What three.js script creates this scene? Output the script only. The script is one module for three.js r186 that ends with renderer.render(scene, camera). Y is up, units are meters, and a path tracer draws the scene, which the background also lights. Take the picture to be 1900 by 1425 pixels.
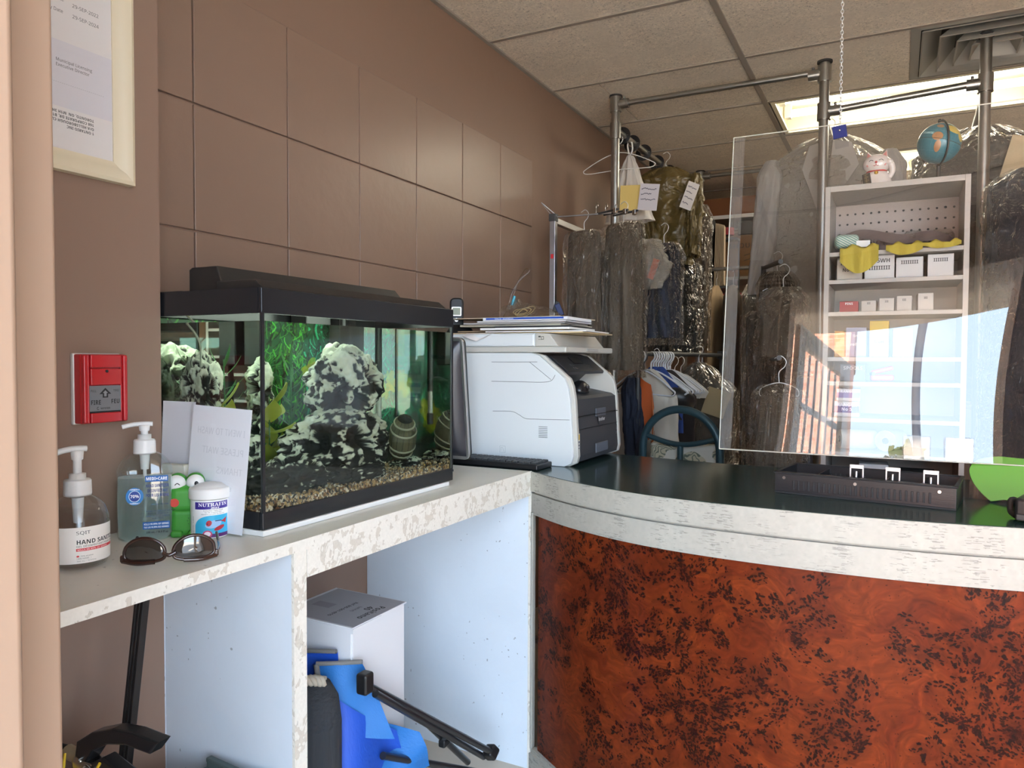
import * as THREE from 'three';
import { RoundedBoxGeometry } from 'three/addons/geometries/RoundedBoxGeometry.js';
import { mergeGeometries, mergeVertices, toCreasedNormals } from 'three/addons/utils/BufferGeometryUtils.js';
import { RectAreaLightUniformsLib } from 'three/addons/lights/RectAreaLightUniformsLib.js';

const scene = new THREE.Scene();
const renderer = new THREE.WebGLRenderer({ antialias: true });
renderer.toneMapping = THREE.LinearToneMapping;
renderer.toneMappingExposure = 8.6;
renderer.shadowMap.enabled = true;
RectAreaLightUniformsLib.init();

// ---------- camera: a phone held in the shop doorway ----------
const camera = new THREE.PerspectiveCamera(54.47, 1900 / 1425, 0.02, 200);
camera.position.set(1.4891, 1.166, 0);
camera.rotation.set(-0.03285, 0.47692, 0.00433, 'YXZ');

// ---------- sky: thin bright haze ----------
{
  const w = 64, h = 32, d = new Float32Array(w * h * 4);
  for (let j = 0; j < h; j++) for (let i = 0; i < w; i++) {
    const e = Math.max(0, (j + 0.5) / h * 2 - 1), k = (j * w + i) * 4;
    const b = 1.2 - 0.15 * e;
    d[k] = b * (0.74 - 0.10 * e); d[k + 1] = b * (0.92 - 0.06 * e); d[k + 2] = b * 1.14; d[k + 3] = 1;
  }
  const sky = new THREE.DataTexture(d, w, h, THREE.RGBAFormat, THREE.FloatType);
  sky.mapping = THREE.EquirectangularReflectionMapping; sky.magFilter = THREE.LinearFilter; sky.needsUpdate = true;
  scene.background = sky;
}
// the sun stands high behind the shop: it reaches the street and the wall across from the door, not the room
const sun = new THREE.DirectionalLight(0xffecd0, 9);
sun.position.set(-4, 15, -5); sun.target.position.set(0, 0, 4); sun.castShadow = true;
Object.assign(sun.shadow.camera, { left: -14, right: 14, top: 14, bottom: -14, near: 1, far: 40 });
scene.add(sun, sun.target);

// ---------- helpers ----------
let seed = 7;
const rnd = () => { seed = (seed + 0x6d2b79f5) | 0; let t = Math.imul(seed ^ (seed >>> 15), 1 | seed); t = (t + Math.imul(t ^ (t >>> 7), 61 | t)) ^ t; return ((t ^ (t >>> 14)) >>> 0) / 4294967296; };
const rr = (a, b) => a + (b - a) * rnd();
const V = (x, y, z) => new THREE.Vector3(x, y, z);
const lin = (r, g, b) => new THREE.Color().setRGB(r, g, b);
const lerp = (a, b, t) => a + (b - a) * t, clamp = (x, a = 0, b = 1) => Math.min(b, Math.max(a, x)), sst = (a, b, x) => { const t = clamp((x - a) / (b - a)); return t * t * (3 - 2 * t); };
const taken = new Map();
function numbered(n) { const k = taken.get(n) ?? 0; taken.set(n, k + 1); return k ? n + '_' + String(k).padStart(3, '0') : n; }
function thing(name, label, category, pos = [0, 0, 0], turn = 0, group) {
  const o = new THREE.Group(); o.name = numbered(name); o.position.set(...pos); o.rotation.y = turn;
  o.userData = { label, category }; if (group) o.userData.group = group;
  scene.add(o); return o;
}
function part(parent, name, geo, mat, label) {
  const m = new THREE.Mesh(Array.isArray(geo) ? mg(geo) : geo, mat); m.name = name; m.castShadow = m.receiveShadow = true;
  if (label) m.userData.label = label;
  parent.add(m); return m;
}
function solo(name, geo, mat, label, category, group) {
  const m = part(scene, numbered(name), geo, mat, label); m.userData.category = category; if (group) m.userData.group = group; return m;
}
function struct(name, geo, mat, label, category) { const m = solo(name, geo, mat, label, category); m.userData.kind = 'structure'; return m; }
function clean(g) { const o = g.index ? g.toNonIndexed() : g; for (const k of Object.keys(o.attributes)) if (!['position', 'normal', 'uv'].includes(k)) o.deleteAttribute(k);
  if (!o.attributes.uv) o.setAttribute('uv', new THREE.BufferAttribute(new Float32Array(o.attributes.position.count * 2), 2)); if (!o.attributes.normal) o.computeVertexNormals(); return o; }
function mg(list) { return list.length === 1 ? list[0] : mergeGeometries(list.map(clean)); }
const M4 = new THREE.Matrix4();
function mv(g, x, y, z, rx = 0, ry = 0, rz = 0, s = 1) { g.applyMatrix4(M4.compose(V(x, y, z), new THREE.Quaternion().setFromEuler(new THREE.Euler(rx, ry, rz)), typeof s === 'number' ? V(s, s, s) : V(...s))); return g; }
function b2(x0, x1, y0, y1, z0, z1, r = 0) {
  const w = Math.abs(x1 - x0), h = Math.abs(y1 - y0), d = Math.abs(z1 - z0);
  const g = r ? new RoundedBoxGeometry(w, h, d, 2, Math.min(r, w / 2.02, h / 2.02, d / 2.02)) : new THREE.BoxGeometry(w, h, d);
  g.translate((x0 + x1) / 2, (y0 + y1) / 2, (z0 + z1) / 2); return g;
}
const bx = (w, h, d, x = 0, y = 0, z = 0, r = 0) => b2(x - w / 2, x + w / 2, y - h / 2, y + h / 2, z - d / 2, z + d / 2, r);
function cyl(r1, r2, h, x = 0, y = 0, z = 0, seg = 24, open = false) { const g = new THREE.CylinderGeometry(r1, r2, h, seg, 1, open); g.translate(x, y, z); return g; }
function bar(p, q, r, seg = 12, r2 = r) {
  const a = V(...p), b = V(...q), d = b.clone().sub(a), g = new THREE.CylinderGeometry(r2, r, d.length(), seg);
  g.applyQuaternion(new THREE.Quaternion().setFromUnitVectors(V(0, 1, 0), d.normalize())); g.translate((a.x + b.x) / 2, (a.y + b.y) / 2, (a.z + b.z) / 2); return g;
}
function tube(pts, r, n = 40, rad = 8, closed = false) { return new THREE.TubeGeometry(new THREE.CatmullRomCurve3(pts.map((p) => V(...p)), closed, 'centripetal'), n, r, rad, closed); }
function lathe(pts, seg = 40) { return new THREE.LatheGeometry(pts.map((p) => new THREE.Vector2(...p)), seg); }
function shapeOf(pts) { return new THREE.Shape(pts.map((p) => new THREE.Vector2(...p))); }
function ext(shape, depth, bevel = 0, seg = 2) {
  const s = Array.isArray(shape) ? shapeOf(shape) : shape;
  const g = new THREE.ExtrudeGeometry(s, { depth: depth - 2 * bevel, bevelEnabled: bevel > 0, bevelSize: bevel, bevelThickness: bevel, bevelOffset: -bevel, bevelSegments: seg, curveSegments: 20 });
  g.translate(0, 0, bevel); return g;
}
function rrect(w, h, r) { const s = new THREE.Shape(), x = -w / 2, y = -h / 2; s.moveTo(x + r, y); s.lineTo(x + w - r, y); s.quadraticCurveTo(x + w, y, x + w, y + r); s.lineTo(x + w, y + h - r); s.quadraticCurveTo(x + w, y + h, x + w - r, y + h); s.lineTo(x + r, y + h); s.quadraticCurveTo(x, y + h, x, y + h - r); s.lineTo(x, y + r); s.quadraticCurveTo(x, y, x + r, y); return s; }
function uvm(g, s = 1, ox = 0, oy = 0) {   // uv in metres, from the side each face points to
  const o = g.index ? g.toNonIndexed() : g, p = o.attributes.position, uv = new Float32Array(p.count * 2), a = V(), b = V(), c = V();
  for (let i = 0; i < p.count; i += 3) {
    a.fromBufferAttribute(p, i); b.fromBufferAttribute(p, i + 1); c.fromBufferAttribute(p, i + 2);
    const n = b.clone().sub(a).cross(c.clone().sub(a)), x = Math.abs(n.x), y = Math.abs(n.y), z = Math.abs(n.z);
    [a, b, c].forEach((v, k) => { const [u, w] = x >= y && x >= z ? [-v.z, v.y] : y >= z ? [v.x, -v.z] : [v.x, v.y]; uv[(i + k) * 2] = u / s + ox; uv[(i + k) * 2 + 1] = w / s + oy; });
  }
  o.setAttribute('uv', new THREE.BufferAttribute(uv, 2)); return o;
}
function grid(nu, nv, f, closeU = false) {   // a surface from f(u, v) with smooth normals
  const pos = [], uv = [], idx = [];
  for (let j = 0; j <= nv; j++) for (let i = 0; i <= nu; i++) { pos.push(...f(closeU && i === nu ? 0 : i / nu, j / nv)); uv.push(i / nu, j / nv); }
  for (let j = 0; j < nv; j++) for (let i = 0; i < nu; i++) { const a = j * (nu + 1) + i, b = a + 1, c = a + nu + 1, d = c + 1; idx.push(a, b, d, a, d, c); }
  const g = new THREE.BufferGeometry(); g.setAttribute('position', new THREE.Float32BufferAttribute(pos, 3)); g.setAttribute('uv', new THREE.Float32BufferAttribute(uv, 2)); g.setIndex(idx); g.computeVertexNormals();
  if (closeU) { const n = g.attributes.normal; for (let j = 0; j <= nv; j++) { const a = j * (nu + 1), b = a + nu, s = V(n.getX(a) + n.getX(b), n.getY(a) + n.getY(b), n.getZ(a) + n.getZ(b)).normalize(); n.setXYZ(a, s.x, s.y, s.z); n.setXYZ(b, s.x, s.y, s.z); } }
  return g;
}
// noise
function hash3(x, y, z) { let h = Math.imul(x, 374761393) ^ Math.imul(y, 668265263) ^ Math.imul(z, 2147483647 ^ 0x5bd1e995); h = Math.imul(h ^ (h >>> 13), 1274126177); h ^= h >>> 16; return (h >>> 0) / 4294967295; }
function noise(x, y, z = 0) {
  const xi = Math.floor(x), yi = Math.floor(y), zi = Math.floor(z), f = (t) => t * t * (3 - 2 * t), u = f(x - xi), v = f(y - yi), w = f(z - zi);
  const l = (a, b, t) => a + (b - a) * t, h = (a, b, c) => hash3(xi + a, yi + b, zi + c);
  return l(l(l(h(0, 0, 0), h(1, 0, 0), u), l(h(0, 1, 0), h(1, 1, 0), u), v), l(l(h(0, 0, 1), h(1, 0, 1), u), l(h(0, 1, 1), h(1, 1, 1), u), v), w);
}
function fbm(x, y, z = 0, o = 4) { let s = 0, a = 0.5, t = 0; for (let i = 0; i < o; i++) { s += a * noise(x, y, z); t += a; a *= 0.5; x *= 2.03; y *= 2.03; z *= 2.03; } return s / t; }
// textures
function dataTex(w, h, f, srgb = true) {   // f(u, v) -> [r, g, b] 0..255, tiling is up to f
  const d = new Uint8Array(w * h * 4);
  for (let j = 0; j < h; j++) for (let i = 0; i < w; i++) { const c = f(i / w, j / h), k = (j * w + i) * 4; d[k] = clamp(c[0], 0, 255); d[k + 1] = clamp(c[1], 0, 255); d[k + 2] = clamp(c[2], 0, 255); d[k + 3] = 255; }
  const t = new THREE.DataTexture(d, w, h); t.wrapS = t.wrapT = THREE.RepeatWrapping; t.magFilter = THREE.LinearFilter; t.minFilter = THREE.LinearMipmapLinearFilter; t.generateMipmaps = true;
  if (srgb) t.colorSpace = THREE.SRGBColorSpace; t.needsUpdate = true; return t;
}
function canvasTex(w, h, draw) { const c = document.createElement('canvas'); c.width = w; c.height = h; const g = c.getContext('2d'); draw(g, w, h); const t = new THREE.CanvasTexture(c); t.colorSpace = THREE.SRGBColorSpace; t.anisotropy = 8; return t; }
const tileN = (u, v, f, o, z = 0) => { const a = fbm(u * f, v * f, z, o), b = fbm((u - 1) * f, v * f, z, o), c = fbm(u * f, (v - 1) * f, z, o), d = fbm((u - 1) * f, (v - 1) * f, z, o); return lerp(lerp(a, b, sst(0.7, 1, u)), lerp(c, d, sst(0.7, 1, u)), sst(0.7, 1, v)); };
const grainBump = dataTex(256, 256, (u, v) => { const n = tileN(u, v, 40, 3) * 255; return [n, n, n]; }, false);
const softBump = dataTex(256, 256, (u, v) => { const n = tileN(u, v, 14, 4, 3) * 255; return [n, n, n]; }, false);
const crinkle = dataTex(512, 512, (u, v) => { const wx = tileN(u, v, 5, 3, 9) * 0.5, n = Math.abs(tileN((u + wx) % 1, v, 9, 4, 5) - 0.5) * 2, m = Math.abs(tileN(u, (v + wx) % 1, 20, 3, 15) - 0.5) * 2; const k = 255 * (0.7 * Math.min(1, n * 2.2) + 0.3 * Math.min(1, m * 2)); return [k, k, k]; }, false);
// materials
const std = (color, roughness = 0.6, o = {}) => new THREE.MeshStandardMaterial({ color, roughness, ...o });
const phys = (color, roughness = 0.5, o = {}) => new THREE.MeshPhysicalMaterial({ color, roughness, ...o });
const bumped = (m, tex, s) => { m.bumpMap = tex; m.bumpScale = s; return m; };
const sheet = (o = {}) => phys(0xffffff, 0.03, { transmission: 1, thickness: 0, ior: 1.5, ...o });
const black = std(lin(0.012, 0.012, 0.013), 0.38), blackMatte = std(lin(0.016, 0.016, 0.017), 0.7), darkGrey = std(lin(0.045, 0.047, 0.05), 0.5);
const white = std(lin(0.78, 0.78, 0.76), 0.45), chrome = std(lin(0.62, 0.60, 0.56), 0.22, { metalness: 1 }), galv = bumped(std(lin(0.42, 0.42, 0.40), 0.33, { metalness: 1 }), grainBump, 0.0003), steel = std(lin(0.5, 0.5, 0.5), 0.28, { metalness: 1 });
const paper = std(lin(0.80, 0.80, 0.80), 0.8), clearPlastic = sheet({ ior: 1.45 });
const film = phys(lin(0.93, 0.92, 0.90), 0.1, { transmission: 1, thickness: 0, ior: 1.7, bumpMap: crinkle, bumpScale: 0.012, side: THREE.DoubleSide });
const decal = (tex, rough = 0.6, o = {}) => new THREE.MeshStandardMaterial({ map: tex, roughness: rough, polygonOffset: true, polygonOffsetFactor: -1, ...o });
function plane(w, h) { return new THREE.PlaneGeometry(w, h); }

// ================= THE SETTING =================
const CEIL = 2.438, SLAB = 0.8525;
const taupe = bumped(std(lin(0.265, 0.172, 0.125), 0.5), softBump, 0.0006);
const taupeGloss = bumped(phys(lin(0.265, 0.172, 0.125), 0.36, { clearcoat: 0.25, clearcoatRoughness: 0.28 }), softBump, 0.0009);
const tan = bumped(std(lin(0.34, 0.225, 0.155), 0.62), grainBump, 0.0003);
// floor and street
struct('floor', uvm(b2(-0.15, 3.75, -0.12, 0, -7.7, -0.05)), std(lin(0.60, 0.53, 0.43), 0.5), 'beige floor under the counters', 'floor');
struct('ground', uvm(b2(-20, 24, -0.3, -0.06, -0.05, 40)), bumped(std(lin(0.42, 0.40, 0.37), 0.9), grainBump, 0.002), 'grey concrete street outside the doorway', 'ground');
// left wall with painted square tiles
{
  const w = thing('wall_left', 'taupe painted wall with a field of square tiles behind the aquarium', 'wall'); w.userData.kind = 'structure';
  part(w, 'wall_base', uvm(b2(-0.16, 0, 0, 2.75, -7.7, -0.9), 0.5), taupe);
  const P = 0.305, Q = 0.2983, z0 = -1.2311, yt = 2.0634;
  const tg = [0, 1, 2].map((k) => uvm(bx(0.0075, Q - 0.0042, P - 0.0042, 0, 0, 0, 0.0022), 0.4, k * 0.37, k * 0.21));
  let n = 0;
  for (let k = -1; k < 6; k++) for (let j = 0; j < 4; j++) {
    const t = part(w, 'tile', tg[n++ % 3], taupeGloss);
    t.position.set(0.0036 + rr(-0.0006, 0.0006), yt - (j + 0.5) * Q, z0 - (k + 0.5) * P); t.rotation.y = rr(-0.004, 0.004); t.rotation.z = rr(-0.004, 0.004);
  }
}
struct('wall_near', uvm(b2(-0.16, 0.25, 0, 2.75, -0.95, -0.36), 0.5), taupe, 'thick taupe wall pier carrying the red fire alarm', 'wall');
struct('trim_1', uvm(b2(0.3, 0.955, 0, 2.75, -0.30, -0.08, 0.006), 0.5), tan, 'outer beige door jamb at the left edge', 'trim');
struct('trim_2', uvm(b2(-0.16, 0.899, 0, 2.75, -0.36, -0.30, 0.004), 0.5), tan, 'inner beige door jamb next to the counter', 'trim');
const render = bumped(std(lin(0.50, 0.44, 0.36), 0.85), grainBump, 0.002);
struct('wall_front', [b2(-0.16, 0.3, 0, 2.75, -0.30, -0.08), b2(0.955, 3.75, 2.22, 2.75, -0.36, -0.08), b2(2.02, 2.12, 0, 2.22, -0.30, -0.12), b2(2.12, 3.55, 0, 0.12, -0.30, -0.12), b2(3.55, 3.75, 0, 2.22, -0.30, -0.12), b2(-1.2, -0.16, -0.05, 3.1, -0.36, -0.08), b2(3.75, 6, -0.05, 3.1, -0.36, -0.08), b2(-1.2, 6, 2.75, 3.1, -0.36, -0.08)], render, 'shop front wall around the open doorway', 'wall');
{
  const w = thing('window_1', 'shop front window right of the doorway', 'window'); w.userData.kind = 'structure';
  part(w, 'window_frame', [b2(2.12, 3.55, 0.12, 0.17, -0.24, -0.18), b2(2.12, 3.55, 2.17, 2.22, -0.24, -0.18), b2(2.12, 2.17, 0.17, 2.17, -0.24, -0.18), b2(3.5, 3.55, 0.17, 2.17, -0.24, -0.18)], std(lin(0.5, 0.5, 0.5), 0.4, { metalness: 0.8 }));
  part(w, 'pane', mv(plane(1.33, 2.0), 2.835, 1.17, -0.21), sheet());
}
struct('wall_right', b2(3.6, 3.75, 0, 2.75, -7.7, -0.3), taupe, 'taupe side wall across the shop', 'wall');
struct('wall_back', b2(-0.16, 3.75, 0, 2.75, -7.85, -7.7), taupe, 'taupe wall at the far end of the shop', 'wall');
// suspended ceiling
const TZ = [-0.2]; for (let z = -0.82; z > -7.6; z -= 0.61) TZ.push(+z.toFixed(3)); TZ.push(-7.7);
// cross bars meet the tiles at z = -2.65, -3.26, -3.87 ...
{
  const c = thing('ceiling', 'suspended ceiling of speckled mineral tiles in a metal grid', 'ceiling'); c.userData.kind = 'structure';
  const ctex = dataTex(512, 512, (u, v) => { const n = tileN(u, v, 60, 2), s = tileN(u, v, 110, 2, 4), m = tileN(u, v, 6, 3, 8); const k = 224 + 24 * (n - 0.5) + 16 * (m - 0.5) - (s > 0.76 ? 42 : 0) + (s < 0.27 ? 18 : 0); return [k, k * 0.95, k * 0.875]; });
  const cbump = dataTex(512, 512, (u, v) => { const s = tileN(u, v, 110, 2, 4), n = tileN(u, v, 60, 2); const k = 150 + 60 * (n - 0.5) - (s > 0.72 ? 120 : 0); return [k, k, k]; }, false);
  const cm = bumped(std(0xffffff, 0.95, { map: ctex }), cbump, 0.0010), gm = std(lin(0.33, 0.29, 0.245), 0.6);
  const X = [0, 0.885, 2.105, 3.325, 3.6];
  for (let i = 0; i < X.length - 1; i++) for (let j = 0; j < TZ.length - 1; j++) {
    const za = TZ[j], zb = TZ[j + 1];
    if (i === 1 && Math.abs(za + 3.87) < 0.05) continue;                                   // the troffer
    if (i === 1 && Math.abs(za + 5.09) < 0.05) continue;                                   // the far troffer
    const vent = i === 1 && Math.abs(za + 3.26) < 0.05, x1 = vent ? 1.51 : X[i + 1];
    if (i === 0 && Math.abs(za + 3.26) < 0.05) { part(c, 'ceiling_tile', uvm(b2(X[i], 0.236, CEIL, CEIL + 0.015, zb + 0.004, za - 0.004), 0.5, 0.3), cm); part(c, 'ceiling_tile', uvm(b2(0.241, X[i + 1], CEIL + 0.0015, CEIL + 0.016, zb + 0.004, za - 0.004), 0.5), cm); continue; }
    part(c, 'ceiling_tile', uvm(b2(X[i], x1, CEIL, CEIL + 0.015, zb + 0.004, za - 0.004, 0), 0.5, i * 0.3, j * 0.43), cm);
  }
  for (const x of [0.885, 2.105, 3.325]) part(c, 'grid_bar', b2(x - 0.012, x + 0.012, CEIL - 0.006, CEIL + 0.03, -7.7, -0.36, 0.001), gm);
  for (const z of TZ.slice(1, -1)) for (let i = 0; i < X.length - 1; i++) part(c, 'grid_bar', b2(X[i] + 0.012, X[i + 1] - 0.012, CEIL - 0.005, CEIL + 0.03, z - 0.009, z + 0.009), gm);
  part(c, 'wall_angle', b2(0, 0.016, CEIL - 0.008, CEIL + 0.02, -7.7, -0.36), gm);
  part(c, 'roof_slab', b2(-1.2, 6, 2.78, 3.1, -8, -0.36), std(lin(0.4, 0.4, 0.4), 0.9));
}
struct('canopy', b2(-1.2, 6, 2.55, 2.75, -0.08, 1.0), render, 'flat canopy over the shop doorway', 'canopy');
// outside, seen only as mirrored in the acrylic sheet
{
  const b = thing('brick_building', 'salmon brick building standing across the street from the doorway', 'building');
  const bm = bumped(std(0xffffff, 0.9, { map: dataTex(512, 256, (u, v) => { const row = Math.floor(v * 24), x = u * 12 + (row % 2) * 0.5, m = (v * 24 % 1 < 0.13 || x % 1 < 0.05), t = hash3(Math.floor(x), row, 2) * 34; return m ? [196, 178, 164] : [196 + t * 0.6, 132 + t, 110 + t]; }) }), grainBump, 0.002);
  part(b, 'wall', uvm(b2(-9, 1.05, -0.1, 6.4, 7.5, 13), 2), bm); part(b, 'parapet', b2(-9, 1.1, 6.4, 6.55, 7.4, 13), render);
  const p = thing('lamp_post', 'tall dark lamp post on the street outside', 'lamp post');
  part(p, 'pole', bar([2.75, -0.06, 9], [2.05, 11, 9.0], 0.09, 12, 0.06), std(lin(0.05, 0.07, 0.11), 0.5)); part(p, 'arm', bar([2.055, 10.9, 9], [1.5, 11.1, 8.6], 0.04), darkGrey);
  const leaf = std(lin(0.06, 0.085, 0.03), 0.8);
  for (const [x, z, h, l] of [[1.1, 16, 4.4, 'smallest'], [2.75, 15, 4.9, 'middle'], [5.6, 15.5, 4.6, 'widest']]) {
    const t = thing('street_tree', l + ' of the green street trees outside', 'tree', [x, -0.06, z], 0, 'street trees outside');
    part(t, 'trunk', bar([0, 0, 0], [0, h * 0.6, 0], 0.12, 8, 0.07), std(lin(0.08, 0.06, 0.04), 0.9));
    const cards = []; for (let i = 0; i < 300; i++) { const a = rr(0, 6.28), q = Math.sqrt(rnd()) * 0.95 * (l === 'widest' ? 1.2 : 0.8), y = h * 0.4 + rr(0, h * 0.6), k = 1 - Math.abs(y / h - 0.7) * 1.1; cards.push(mv(new THREE.IcosahedronGeometry(0.11, 0), Math.cos(a) * q * k, y, Math.sin(a) * q * k, rr(0, 3), rr(0, 3), 0, [1, 2.2, 0.35])); }
    part(t, 'crown', cards, leaf);
  }
  const d = thing('entrance_door', 'white framed glass entrance door with security bars swung open', 'door', [0.975, 0, -0.05], -1.18);
  part(d, 'door_frame', [b2(0, 0.09, 0.02, 2.16, -0.02, 0.02), b2(0.72, 0.82, 0.02, 2.16, -0.02, 0.02), b2(0.09, 0.72, 0.02, 0.2, -0.02, 0.02), b2(0.09, 0.72, 2.04, 2.16, -0.02, 0.02)], white);
  part(d, 'pane', mv(plane(0.63, 1.84), 0.405, 1.12, 0), sheet());
  for (let i = 0; i < 6; i++) part(d, 'security_bar', bar([0.14 + i * 0.105, 0.2, 0.03], [0.14 + i * 0.105, 2.04, 0.03], 0.009), white);
  part(d, 'cross_bar', b2(0.05, 0.76, 1.66, 1.70, 0.026, 0.04), white);
}
// fluorescent troffers
function troffer(x0, x1, z0, z1, label, power) {
  const t = thing('ceiling_light', label, 'ceiling light', [0, 0, 0], 0, 'recessed ceiling lights');
  const hm = std(lin(0.85, 0.79, 0.60), 0.5), y = CEIL + 0.012;
  part(t, 'housing', [b2(x0, x1, y + 0.10, y + 0.11, z1, z0), b2(x0, x0 + 0.01, y, y + 0.10, z1, z0), b2(x1 - 0.01, x1, y, y + 0.10, z1, z0), b2(x0, x1, y, y + 0.10, z0 - 0.012, z0), b2(x0, x1, y, y + 0.10, z1, z1 + 0.012)], hm);
  part(t, 'rim', [b2(x0, x1, y - 0.014, y, z0 - 0.03, z0), b2(x0, x1, y - 0.014, y, z1, z1 + 0.03), b2(x0, x0 + 0.02, y - 0.014, y, z1 + 0.03, z0 - 0.03), b2(x1 - 0.02, x1, y - 0.014, y, z1 + 0.03, z0 - 0.03)], hm);
  const em = std(0xffffff, 0.5, { emissive: lin(1, 0.93, 0.76), emissiveIntensity: 1.1 });
  for (const k of [0.3, 0.7]) {
    const z = lerp(z0, z1, k);
    const tubeMesh = part(t, 'fluorescent_tube', mv(cyl(0.019, 0.019, x1 - x0 - 0.1, 0, 0, 0, 16), (x0 + x1) / 2, y + 0.045, z, 0, 0, Math.PI / 2), em);
    for (const x of [x0 + 0.02, x1 - 0.05]) part(tubeMesh, 'end_cap', b2(x, x + 0.03, y + 0.02, y + 0.1, z - 0.02, z + 0.02), white);
  }
  const l = new THREE.RectAreaLight(lin(1, 0.90, 0.74), power, x1 - x0 - 0.1, 0.40); l.position.set((x0 + x1) / 2, y + 0.018, (z0 + z1) / 2); l.rotation.x = -Math.PI / 2; t.add(l); l.name = 'light';
}
troffer(0.905, 2.085, -3.885, -4.47, 'bright fluorescent ceiling light above the hanging coats', 1.05);
troffer(0.905, 2.085, -5.105, -5.69, 'farther fluorescent ceiling light behind the lucky cat', 1.05);
troffer(0.905, 2.085, -1.45, -2.03, 'fluorescent ceiling light above the curved counter', 0.55);
// air diffuser
{
  const d = thing('air_diffuser', 'square metal ceiling air diffuser with stepped louvres', 'vent', [1.81, CEIL + 0.004, -3.565]);
  const m = std(lin(0.42, 0.41, 0.37), 0.45, { metalness: 0.3 });
  const ring = (a, b, y0, y1) => { const v = []; for (let k = 0; k < 4; k++) { const q = (r, s, y) => [[r, y, r], [r, y, -r], [-r, y, -r], [-r, y, r]][s % 4]; const A = q(a, k, y0), B = q(a, k + 1, y0), C = q(b, k + 1, y1), D = q(b, k, y1); v.push(...A, ...B, ...C, ...A, ...C, ...D); } const g = new THREE.BufferGeometry(); g.setAttribute('position', new THREE.Float32BufferAttribute(v, 3)); g.computeVertexNormals(); return g; };
  part(d, 'frame', [ring(0.3, 0.265, -0.006, -0.008), ring(0.3, 0.3, -0.006, 0.012)], m);
  [[0.262, 0.19], [0.2, 0.135], [0.14, 0.08], [0.085, 0.03]].forEach(([a, b], i) => part(d, 'louvre', [ring(a, b, -0.012 - i * 0.006, 0.05), ring(a, a - 0.006, -0.012 - i * 0.006, -0.014 - i * 0.006)], m));
  part(d, 'duct', b2(-0.26, 0.26, 0.07, 0.08, -0.26, 0.26), darkGrey);
}

// ================= COUNTERS =================
const melamine = bumped(std(0xffffff, 0.42, { map: dataTex(512, 512, (u, v) => { const n = tileN(u, v, 5, 4), s = tileN(u, v, 70, 2, 6), k = 226 + 14 * (n - 0.5) - (s > 0.86 ? 40 : 0); return [k, k * 0.985, k * 0.945]; }) }), grainBump, 0.0002);
const panelWhite = bumped(std(0xffffff, 0.5, { map: dataTex(512, 512, (u, v) => { const n = tileN(u, v, 4, 4, 2), s = tileN(u, v, 60, 2, 11), k = 222 + 10 * (n - 0.5) - (s > 0.87 ? 60 : 0); return [k * 0.955, k, k * 1.045]; }) }), grainBump, 0.0003);
function flakes(seedZ, ratio, base = [222, 219, 210], bare = [203, 197, 185]) {
  return dataTex(1024, 256, (u, v) => {
    const w = tileN(u, v, 6, 3, seedZ) - 0.5, edge = Math.pow(Math.abs(v - 0.5) * 2, 3) * 0.10;
    const n = tileN((u + w * 0.05 + 1) % 1, (v + w * 0.2 + 1) % 1, 22, 4, seedZ + 3) + edge, g = tileN(u, v, 80, 2, seedZ + 5) - 0.5, h = tileN(u, v, 3, 3, seedZ + 8);
    const t = 0.70 - ratio * (h - 0.35), k = n > t ? 1 : 0, rim = Math.abs(n - t) < 0.006 ? -34 : 0;
    return [0, 1, 2].map((c) => lerp(base[c], bare[c], k) + g * 14 + rim);
  });
}
const peel = bumped(std(0xffffff, 0.6, { map: flakes(1, 0.22) }), softBump, 0.0012), peel2 = bumped(std(0xffffff, 0.6, { map: flakes(30, 0.32) }), softBump, 0.0012);
{
  const c = thing('side_counter', 'long chipped white counter along the tiled wall with open cubbies below', 'counter');
  part(c, 'countertop', uvm(mg([b2(0.25, 0.578, SLAB - 0.018, SLAB, -0.951, -0.36), b2(0.0085, 0.578, SLAB - 0.018, SLAB, -1.88, -0.951)]), 0.6), melamine);
  part(c, 'edge_strip', uvm(b2(0.578, 0.5805, SLAB - 0.019, SLAB + 0.0004, -1.882, -0.36), 0.3), peel, 'peeling white edge strip');
  part(c, 'apron', uvm(b2(0.556, 0.5795, 0.784, SLAB - 0.0185, -1.878, -0.984), 0.25), peel2, 'flaking white apron board');
  part(c, 'divider_panel', uvm(b2(0.25, 0.5745, 0, SLAB - 0.0185, -0.979, -0.951), 0.6), panelWhite);
  part(c, 'divider_edge', uvm(b2(0.5745, 0.58, 0, SLAB - 0.0185, -0.982, -0.951), 0.25, 0.3), peel, 'peeling divider front edge');
  part(c, 'end_panel', uvm(b2(0.002, 0.572, 0, SLAB - 0.0185, -1.908, -1.88), 0.6, 0.4), panelWhite);
  part(c, 'end_edge', uvm(b2(0.572, 0.581, 0, SLAB - 0.0185, -1.908, -1.879), 0.25, 0.6), peel);
  part(c, 'back_edge', uvm(b2(0.25, 0.2515, 0, SLAB - 0.02, -0.99, -0.95)), panelWhite);
}
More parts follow.
